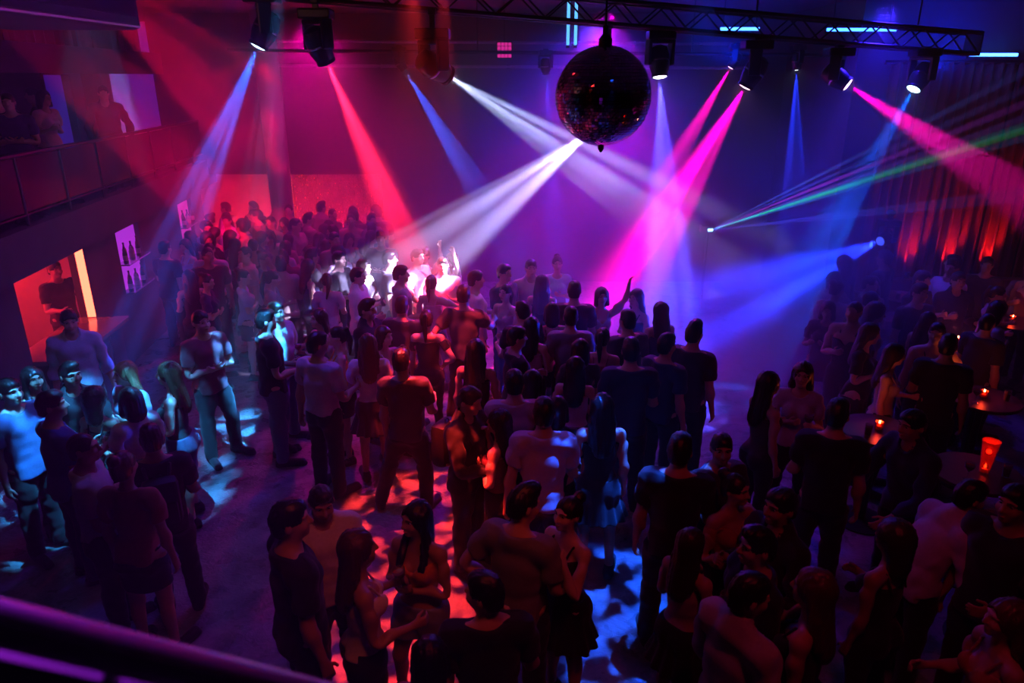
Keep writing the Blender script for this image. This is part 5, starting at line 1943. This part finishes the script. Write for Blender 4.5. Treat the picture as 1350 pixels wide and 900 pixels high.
for s_ in (0.0, 1.1, 2.2):
    lrng(sh, s_, s_ + 0.03, 1.95, 2.15, 1.0, 1.18, 'bracket', M['blackmetal'])

BOT = [mat('bottle_glass_%d' % i, c, 0.12, trans=0.3, coat=0.4) for i, c in enumerate([(0.05, 0.12, 0.06), (0.25, 0.12, 0.05), (0.45, 0.45, 0.5), (0.10, 0.10, 0.20)])]
_bot_mesh = {}


GLS = ['green', 'brown', 'clear', 'dark blue']


def bottle(loc, kind, label, group):
    label = GLS[kind % 4] + ' glass ' + label
    k = ('b', kind)
    if k not in _bot_mesh:
        h = [0.27, 0.30, 0.24][kind % 3]
        r_ = [0.036, 0.033, 0.042][kind % 3]
        _bot_mesh[k] = (MB().lathe([(r_ * 0.9, 0), (r_, 0.01), (r_, h * 0.58), (r_ * 0.8, h * 0.68), (0.013, h * 0.78), (0.013, h * 0.95)], (0, 0, 0), 14).mesh('bottle_body', BOT[kind % 4], True),
                        MB().lathe([(0.015, h * 0.93), (0.015, h)], (0, 0, 0), 10).mesh('cap', M['blackmetal'], True),
                        MB().lathe([(r_ * 1.01, h * 0.18), (r_ * 1.01, h * 0.48)], (0, 0, 0), 14, cap=False).mesh('paper_label', M['wallred'], True))
    t = thing('bottle', label, 'bottle', loc, 0.0, group)
    for nm, me in zip(('bottle_body', 'cap', 'paper_label'), _bot_mesh[k]):
        obj(nm, me, t)
    return t


for i in range(19):
    bottle(LW(0.02 + i * 0.155, 2.03 + 0.02 * (i % 2), 1.215), (i * 7) % 4, 'bottle on the shelf at the back of the red-lit bar', 'bottles on the back bar shelf')

# ---- drinks
GLASSM = mat('tumbler_glass', (0.85, 0.85, 0.9), 0.06, trans=0.85)
DRINKM = [mat('drink_%d' % i, c, 0.1, trans=0.4) for i, c in enumerate([(0.75, 0.35, 0.08), (0.75, 0.10, 0.08), (0.75, 0.70, 0.55)])]
_gm = {}


def glass(loc, axis, kind, label, group=None):
    if kind not in _gm:
        if kind % 2 == 0:
            prof = [(0.026, 0.0), (0.028, 0.004), (0.034, 0.12), (0.0325, 0.12), (0.026, 0.008), (0.001, 0.007)]
            liq = [(0.001, 0.0085), (0.0255, 0.009), (0.0305, 0.088), (0.001, 0.088)]
        else:
            prof = [(0.034, 0.0), (0.034, 0.003), (0.005, 0.008), (0.005, 0.075), (0.014, 0.085), (0.038, 0.115), (0.042, 0.155), (0.0405, 0.155), (0.036, 0.117), (0.012, 0.088), (0.001, 0.086)]
            liq = [(0.001, 0.088), (0.012, 0.090), (0.0355, 0.118), (0.038, 0.135), (0.001, 0.135)]
        _gm[kind] = (MB().lathe(prof, (0, 0, 0), 16, cap=False).mesh('glass_bowl', GLASSM, True), MB().lathe(liq, (0, 0, 0), 14, cap=False).mesh('drink', DRINKM[kind % 3], True))
    t = thing('drinking_glass', label, 'glass', loc, 0.0, group)
    t.rotation_euler = Vector(axis).to_track_quat('Z', 'Y').to_euler()
    obj('glass_bowl', _gm[kind][0], t)
    obj('drink', _gm[kind][1], t)
    return t


HOLD = [('L2', 'L', 0, 'tumbler held by the man in mid-blue tee'), ('L3', 'R', 1, 'stemmed glass held by the woman in pink strap top by the bar'),
        ('L5', 'R', 0, 'tumbler held by the man in dark open shirt'), ('L8', 'L', 1, 'stemmed glass held by the woman in the denim skirt'),
        ('L10', 'L', 4, 'tumbler with red drink held by the man with shaved head'), ('L4', 'R', 0, 'tumbler held by the man in blue tee with his back turned'),
        ('C2', 'L', 2, 'tumbler held by the man in white shirt and jeans'), ('C3', 'R', 1, 'stemmed glass held by the woman in sand-coloured top'),
        ('C6', 'L', 0, 'tumbler held by the woman in white tee and flared skirt'), ('C12', 'L', 2, 'tumbler held by the man in bright white shirt'),
        ('F2', 'L', 0, 'tumbler held by the man in white shirt facing the broad man'), ('F3', 'L', 1, 'stemmed glass held by the chestnut-haired woman in white strap top'),
        ('F4', 'R', 2, 'tumbler held by the woman in orange crop top'), ('F7', 'R', 4, 'tumbler with red drink held by the man in grey tee'),
        ('R3', 'R', 1, 'stemmed glass held by the woman in rust off-shoulder top'), ('R5', 'L', 0, 'tumbler held by the man in profile between two women'),
        ('R10', 'L', 1, 'stemmed glass held by the woman in lavender tee'), ('R17', 'R', 0, 'tumbler held by the man before the red-lit drapes')]
for key, sd, kind, lab in HOLD:
    p, ax = HANDS[key][sd]
    if ax.z < 0:
        ax = -ax
    ax = (ax + Vector((0, 0, 1.2))).normalized()
    glass(p - ax * 0.055, ax, kind, lab)

# ---- backpacks
def backpack(key, label):
    h = HANDS[key]
    Gc = Matrix(h['G']['chest'].tolist())
    base = h['Rm'] @ Matrix.Translation([-c for c in h['off']]) @ Gc @ Matrix.Translation((0, 0.225, 1.22))
    t = thing('backpack', label, 'backpack')
    t.matrix_basis = base
    m1 = mat('backpack_cloth_' + key, (0.014, 0.014, 0.016), 0.6, noise=0.2)
    MB().box((0, 0, 0), (0.27, 0.15, 0.40), None, 0.06).build('pack_body', m1, t, True)
    MB().box((0, 0.085, -0.07), (0.21, 0.06, 0.19), None, 0.028).build('front_pocket', m1, t, True)
    for s in (1, -1):
        MB().tube([(0.08 * s, -0.06, 0.18), (0.095 * s, -0.12, 0.255), (0.105 * s, -0.26, 0.25), (0.12 * s, -0.36, 0.12), (0.13 * s, -0.30, -0.02), (0.13 * s, -0.10, -0.14)], 0.014, 8).build('strap', m1, t, True)
    MB().tube([(-0.03, -0.03, 0.195), (-0.02, -0.02, 0.225), (0.02, -0.02, 0.225), (0.03, -0.03, 0.195)], 0.006, 6).build('grab_handle', m1, t, True)


backpack('L12', 'small black backpack on the man dressed all in black')
backpack('C43', 'black backpack worn by the man embracing a woman')

# ---- second and third openings: back-lit bottle displays
for (s0, s1, z0, z1, col, st_, nm) in ((3.25, 4.15, 1.05, 2.0, (0.55, 0.04, 0.9), 0.6, 'violet'), (6.1, 6.9, 1.05, 1.95, (0.9, 0.03, 0.5), 0.5, 'magenta')):
    dn = thing('bottle_display', 'back-lit %s bottle display set into the wall under the gallery' % nm, 'display', LW((s0 + s1) / 2, 0.5, z0))
    lrng(dn, s0 + 0.01, s1 - 0.01, 0.17, 0.20, z0 + 0.01, z1 - 0.01, 'light_panel', glow_mat('display_' + nm, col, st_))
    for zz in (z0 + 0.0, z0 + 0.44):
        lrng(dn, s0 + 0.01, s1 - 0.01, -0.02, 0.165, zz, zz + 0.02, 'shelf_board', M['glass'])
        nb = int((s1 - s0) / 0.13)
        for i in range(nb):
            bottle(LW(s0 + 0.08 + i * 0.13, 0.05 + 0.05 * (i % 2), zz + 0.02), i % 4, 'bottle in the back-lit %s display' % nm, 'bottles in the %s display' % nm)

# ---- the recess in the back wall: added red fill battens, light strips behind the column, glitter strands
for (x0, x1, z, lab) in ((-6.6, -5.2, 0.25, 'added red fill batten at the foot of the recess wall next to the gallery'), (-5.0, -2.8, 0.25, 'added red fill batten at the foot of the recess wall behind the glitter strands')):
    b_ = thing('led_batten', lab, 'light strip', ((x0 + x1) / 2, 16.15, 0.0))  # added out of sight behind the crowd to redden the recess wall
    MB().box((0, 0, 0.06), (x1 - x0, 0.10, 0.12)).build('housing', M['blackmetal'], b_)
    MB().box((0, 0.02, 0.13), (x1 - x0 - 0.04, 0.05, 0.03)).build('diffuser', glow_mat('recess_fill_red', (1.0, 0.006, 0.04), 420.0), b_)
for (px, lab) in ((361, 'thin orange light strip beside the round column, gallery side'), (385, 'thin orange light strip beside the round column, glitter strand side')):
    p = at_depth(px, 262, 15.9)
    b_ = thing('led_strip', lab, 'light strip', (p.x, 15.9, 0.0))
    MB().box((0, 0, 1.15), (0.035, 0.03, 2.2)).build('diffuser', glow_mat('column_strip', (1.0, 0.10, 0.02), 9.0), b_)
    MB().box((0, 0.03, 1.15), (0.05, 0.03, 2.25)).build('channel', M['steel'], b_)
bd_ = thing('glitter_curtain', 'curtain of glittering strands hung across the red recess', 'curtain', (-4.1, 15.75, 2.2))
MB().tube([(-1.0, 0, 0.06), (1.35, 0, 0.06)], 0.012, 8).build('rod', M['steel'], bd_)
sm = MB()
rg = random.Random(8)
for i in range(70):
    x = -0.98 + 2.3 * i / 69
    for k in range(34):
        z = 0.04 - k * 0.034
        a = rg.uniform(-0.9, 0.9)
        w = 0.009
        c = Vector((x, 0.01 * math.sin(i), z))
        ux = Vector((math.cos(a), math.sin(a), 0)) * w
        uz = Vector((0, rg.uniform(-0.4, 0.4), 1)).normalized() * 0.012
        sm.add([c - ux - uz, c + ux - uz, c + ux + uz, c - ux + uz], [(0, 1, 2, 3)])
g_ = sm.build('sequin_strands', mat('sequin', (0.9, 0.6, 0.6), 0.15, metal=1.0), bd_)
g_['kind'] = 'stuff'

# ---- drapes on the right with red uplights on a banquette
dr = thing('stage_drapes', 'floor-length pleated drapes on the wall behind the candle-lit tables', 'curtain', (8.3, 12.0, 0))
MB().tube([(-2.5, 0, 4.4), (3.0, 0, 4.4)], 0.03, 8).build('curtain_rail', M['blackmetal'], dr)
for i in range(8):
    x0 = -2.4 + i * 0.66
    vs_, fs_ = [], []
    cols = 25
    for a in range(cols):
        x = x0 + 0.65 * a / (cols - 1)
        for (z, am) in ((0.02, 0.075), (1.5, 0.06), (3.0, 0.05), (4.4, 0.03)):
            vs_.append((x, am * math.sin(a * 2 * math.pi / 6 + i) - 0.02, z))
    for a in range(cols - 1):
        for b_ in range(3):
            o_ = a * 4 + b_
            fs_.append((o_, o_ + 4, o_ + 5, o_ + 1))
    pnl = MB().add(vs_, fs_).build('pleated_panel', M['drape'], dr, True)
    sd_ = pnl.modifiers.new('thick', 'SOLIDIFY')
    sd_.thickness = 0.012
bq = thing('banquette', 'long dark upholstered banquette along the drapes', 'bench', (8.45, 11.45, 0))
for i in range(5):
    MB().box((-1.9 + i * 0.95, -0.05, 0.38), (0.92, 0.55, 0.16), None, 0.05).build('seat_cushion', cloth('maroon'), bq, True)
    MB().box((-1.9 + i * 0.95, 0.28, 0.70), (0.92, 0.14, 0.62), None, 0.05).build('back_cushion', cloth('maroon'), bq, True)
MB().box((0, 0.05, 0.15), (4.7, 0.6, 0.28)).build('plinth', M['wood'], bq)
MB().box((0, 0.38, 0.5), (4.75, 0.06, 1.0), None, 0.01).build('back_panel', M['wood'], bq)
for i, px in enumerate((1191, 1243, 1293)):
    p = at_depth(px, 388, 11.80)
    z = 1.0
    u = thing('uplight', 'small red uplight on the banquette back against the drapes', 'light', (p.x, 11.80, z), 0.0, 'uplights along the drapes')
    MB().lathe([(0.05, 0.0), (0.05, 0.015), (0.038, 0.02), (0.042, 0.10), (0.036, 0.10)], (0, 0, 0), 16).build('can', M['blackmetal'], u, True)
    MB().lathe([(0.035, 0.085), (0.001, 0.09)], (0, 0, 0), 14, cap=False).build('lens', glow_mat('uplight_lens', (1.0, 0.10, 0.05), 40.0), u, True)
    lamp_spot('uplight_lamp', (0, 0, 0.12), (0.0, 0.14, 1.0), (1.0, 0.02, 0.02), 45, 70, 0.8, None, 1, u, 0.03)

# ---- high tables with candles
def table(p, label, z):
    t = thing('high_table', label, 'table', (p.x, p.y, 0), 0.0, 'high tables with candles')
    MB().lathe([(0.34, z - 0.035), (0.36, z - 0.03), (0.36, z - 0.005), (0.355, z)], (0, 0, 0), 28).build('table_top', M['wood'], t, True)
    MB().lathe([(0.035, 0.02), (0.035, z - 0.03)], (0, 0, 0), 14).build('column', M['blackmetal'], t, True)
    MB().lathe([(0.26, 0.0), (0.26, 0.012), (0.05, 0.03)], (0, 0, 0), 24).build('base', M['blackmetal'], t, True)


REDGLASS = mat('red_votive_glass', (0.9, 0.10, 0.05), 0.15, trans=0.7)
WAX = mat('candle_wax', (0.85, 0.70, 0.55), 0.6)


def votive(loc, label, tall=False, pw=0.9, group='votive candles on the tables'):
    t = thing('votive_candle', label, 'candle', loc, 0.0, group)
    if tall:
        pr_ = [(0.034, 0.0), (0.038, 0.004), (0.072, 0.30), (0.069, 0.30), (0.035, 0.012), (0.001, 0.010)]
    else:
        pr_ = [(0.030, 0.0), (0.034, 0.004), (0.040, 0.085), (0.037, 0.085), (0.031, 0.010), (0.001, 0.009)]
    MB().lathe(pr_, (0, 0, 0), 16, cap=False).build('holder', REDGLASS, t, True)
    MB().lathe([(0.024, 0.012), (0.024, 0.042), (0.002, 0.044)], (0, 0, 0), 12).build('candle', WAX, t, True)
    MB().lathe([(0.001, 0.046), (0.0075, 0.056), (0.009, 0.064), (0.006, 0.078), (0.001, 0.094)], (0, 0, 0), 10, cap=False).build('flame', glow_mat('flame', (1.0, 0.20, 0.05), 260.0), t, True)
    L = bpy.data.lights.new('candle_light', 'POINT')
    L.energy = pw
    L.color = (1.0, 0.05, 0.015)
    L.shadow_soft_size = 0.02
    obj('candle_light', L, t, (0, 0, 0.13 if not tall else 0.20))
    return t


TLAB = ['round high table with a red candle in front of the man in navy shirt', 'round high table with a red candle behind the man in navy shirt', 'round high table near the drapes with a red candle',
        'round high table beside the drapes, nearest the side wall', 'round high table with the tall glowing candle glass', 'round high table next to the uplit drapes', 'round high table that the man in lavender shirt bends over']
for i, (px, py, z) in enumerate(TABLES):
    p = at_height(px, py, z)
    table(p, TLAB[i], z)
    if i in (0, 1, 2, 3):
        votive((p.x, p.y, z), 'small red votive candle burning on a high table')
    elif i == 4:
        votive((p.x + 0.06, p.y, z), 'tall flared glass holder glowing with a candle', True, 1.5, None)
    glass((p.x - 0.16, p.y - 0.12, z), (0, 0, 1), i % 3, 'glass standing on a high table among the candles', 'glasses on the high tables')
    glass((p.x + 0.19, p.y - 0.08, z), (0, 0, 1), (i + 1) % 3, 'glass standing on a high table among the candles', 'glasses on the high tables')

# ---- table of the bar group
p = at_height(98, 560, 1.05)
t = thing('bar_table', 'small round standing table amid the group by the bar', 'table', (p.x, p.y, 0))
MB().lathe([(0.26, 1.015), (0.28, 1.02), (0.28, 1.045), (0.275, 1.05)], (0, 0, 0), 24).build('table_top', M['steel'], t, True)
MB().lathe([(0.03, 0.02), (0.03, 1.02)], (0, 0, 0), 12).build('column', M['blackmetal'], t, True)
MB().lathe([(0.2, 0.0), (0.2, 0.012), (0.04, 0.03)], (0, 0, 0), 20).build('base', M['blackmetal'], t, True)
for i, (dx, dy) in enumerate(((-0.1, 0.05), (0.06, -0.1), (0.12, 0.08), (-0.04, 0.17), (-0.13, -0.12))):
    glass((p.x + dx, p.y + dy, 1.05), (0, 0, 1), i % 3, 'glass on the small round table amid the bar group', 'glasses on the bar group table')

# ---- coloured light tubes and battens under the ceiling
for i, px in enumerate((749, 759)):
    p = at_depth(px, 40, 11.2)
    u = thing('led_tube', 'vertical blue light tube hanging between truss and ceiling', 'light tube', (p.x, 11.2, 4.58), 0.0, 'vertical blue light tubes')
    MB().tube([(0, 0, 0.02), (0, 0, 0.62)], 0.022, 12).build('tube', glow_mat('tube_blue', (0.10, 0.42, 1.0), 1.6), u, True)
    MB().lathe([(0.026, 0.0), (0.026, 0.04)], (0, 0, 0), 12).build('end_cap', M['blackmetal'], u, True)
    MB().tube([(0, 0, 0.62), (0, 0, 5.34 - 4.58)], 0.008, 6).build('hanger', M['blackmetal'], u)
for (x0, x1, py, Y, st_, lab) in ((948, 1002, 40, 12.0, 10.0, 'short blue light batten behind the truss'), (1088, 1182, 41, 12.0, 8.0, 'longer blue light batten behind the truss'),
                                  (1276, 1342, 74, 11.9, 14.0, 'bright blue light batten on the wall past the end of the truss')):
    a, b_ = at_depth(x0, py, Y), at_depth(x1, py, Y)
    c = (a + b_) / 2
    u = thing('led_batten', lab, 'light strip', (c.x, Y, c.z))
    w = b_.x - a.x
    MB().box((0, 0.02, 0), (w, 0.05, 0.06), None, 0.01).build('housing', M['blackmetal'], u)
    MB().box((0, -0.012, 0.02), (w - 0.03, 0.03, 0.045), None, 0.01).build('diffuser', glow_mat('batten_%d' % int(st_ * 10), (0.03, 0.16, 1.0), st_), u)
    if Y < 11.95:
        MB().box((0, 0.12, 0), (w * 0.5, 0.2, 0.03)).build('bracket', M['blackmetal'], u)
    else:
        for sx in (-0.4, 0.4):
            MB().tube([(w * sx, 0.02, 0.03), (w * sx, 0.02, 5.34 - c.z)], 0.008, 6).build('hanger', M['blackmetal'], u)
# small lit pink panel on the rear pipe
p = at_depth(665, 66, 12.9)
u = thing('pixel_panel', 'small square pink pixel panel hanging on the rear pipe', 'light panel', (p.x, 12.9, p.z))
MB().box((0, 0.02, 0), (0.27, 0.03, 0.27), None, 0.01).build('frame', M['blackmetal'], u)
for a in range(4):
    for b_ in range(4):
        MB().box((-0.09 + a * 0.06, 0.0, -0.09 + b_ * 0.06), (0.05, 0.012, 0.05)).build('pixel', glow_mat('pixel_pink', (1.0, 0.03, 0.40), 0.8), u)
MB().tube([(0, 0.02, 0.13), (0, 0.02, 5.34 - p.z)], 0.008, 6).build('hanger', M['blackmetal'], u)
# conduits on the upper back wall
for (py, lab) in ((54, 'thin conduit high on the back wall'), (86, 'lower conduit on the back wall')):
    a, b_ = at_depth(330, py, 15.06), at_depth(1010, py + 4, 15.06)
    u = thing('conduit', lab, 'pipe', a)
    MB().tube([Vector(), b_ - a], 0.03, 8).build('pipe', mat('conduit_paint_%d' % py, (0.45, 0.43, 0.46), 0.5), u, True)
    for k in range(9):
        q_ = (b_ - a) * (k / 8)
        MB().box(q_ + Vector((0, 0.055, 0)), (0.07, 0.15, 0.09), None, 0.01).build('clip', M['blackmetal'], u)

# ---- laser projector on its stand, with the beams it throws
lo_ = at_depth(935, 303, 13.0)
ls = thing('laser_projector', 'small laser projector on a black stand throwing green and blue beams', 'laser', (lo_.x, lo_.y + 0.10, 0))
MB().box((0, 0, lo_.z), (0.26, 0.2, 0.14), None, 0.012).build('case', M['blackmetal'], ls, True)
MB().box((0.02, -0.105, lo_.z), (0.09, 0.015, 0.05)).build('window', glow_mat('laser_window', (0.25, 0.7, 1.0), 6.0), ls)
MB().tube([(0, 0, 0.02), (0, 0, lo_.z - 0.07)], 0.025, 10).build('stand_pole', M['blackmetal'], ls, True)
MB().lathe([(0.22, 0.0), (0.22, 0.015), (0.04, 0.03)], (0, 0, 0), 20).build('stand_base', M['blackmetal'], ls, True)
LAS = [((1350, 172, 8.0), (0.02, 1.0, 0.35), 900, 0.9), ((1350, 166, 8.0), (0.03, 0.55, 0.9), 700, 0.6), ((1350, 95, 8.0), (0.08, 0.15, 1.0), 500, 0.35), ((1350, 137, 8.0), (0.55, 0.06, 1.0), 600, 0.35),
       ((1350, 156, 8.0), (0.25, 0.12, 1.0), 500, 0.7), ((1350, 252, 8.0), (0.06, 0.08, 1.0), 450, 0.35), ((1350, 262, 8.0), (0.06, 0.08, 1.0), 400, 0.3), ((1350, 182, 8.0), (0.03, 0.3, 1.0), 500, 0.4), ((1350, 118, 8.0), (0.10, 0.12, 1.0), 350, 0.3)]
src = Vector((lo_.x + 0.02, lo_.y - 0.02, lo_.z)) - ls.location
for (tp, col, pw, an) in LAS:
    tg = at_depth(*tp) - ls.location
    lamp_spot('laser_beam', src, tg, col, pw * 80, an, 0.5, None, 1, ls, 0.004)
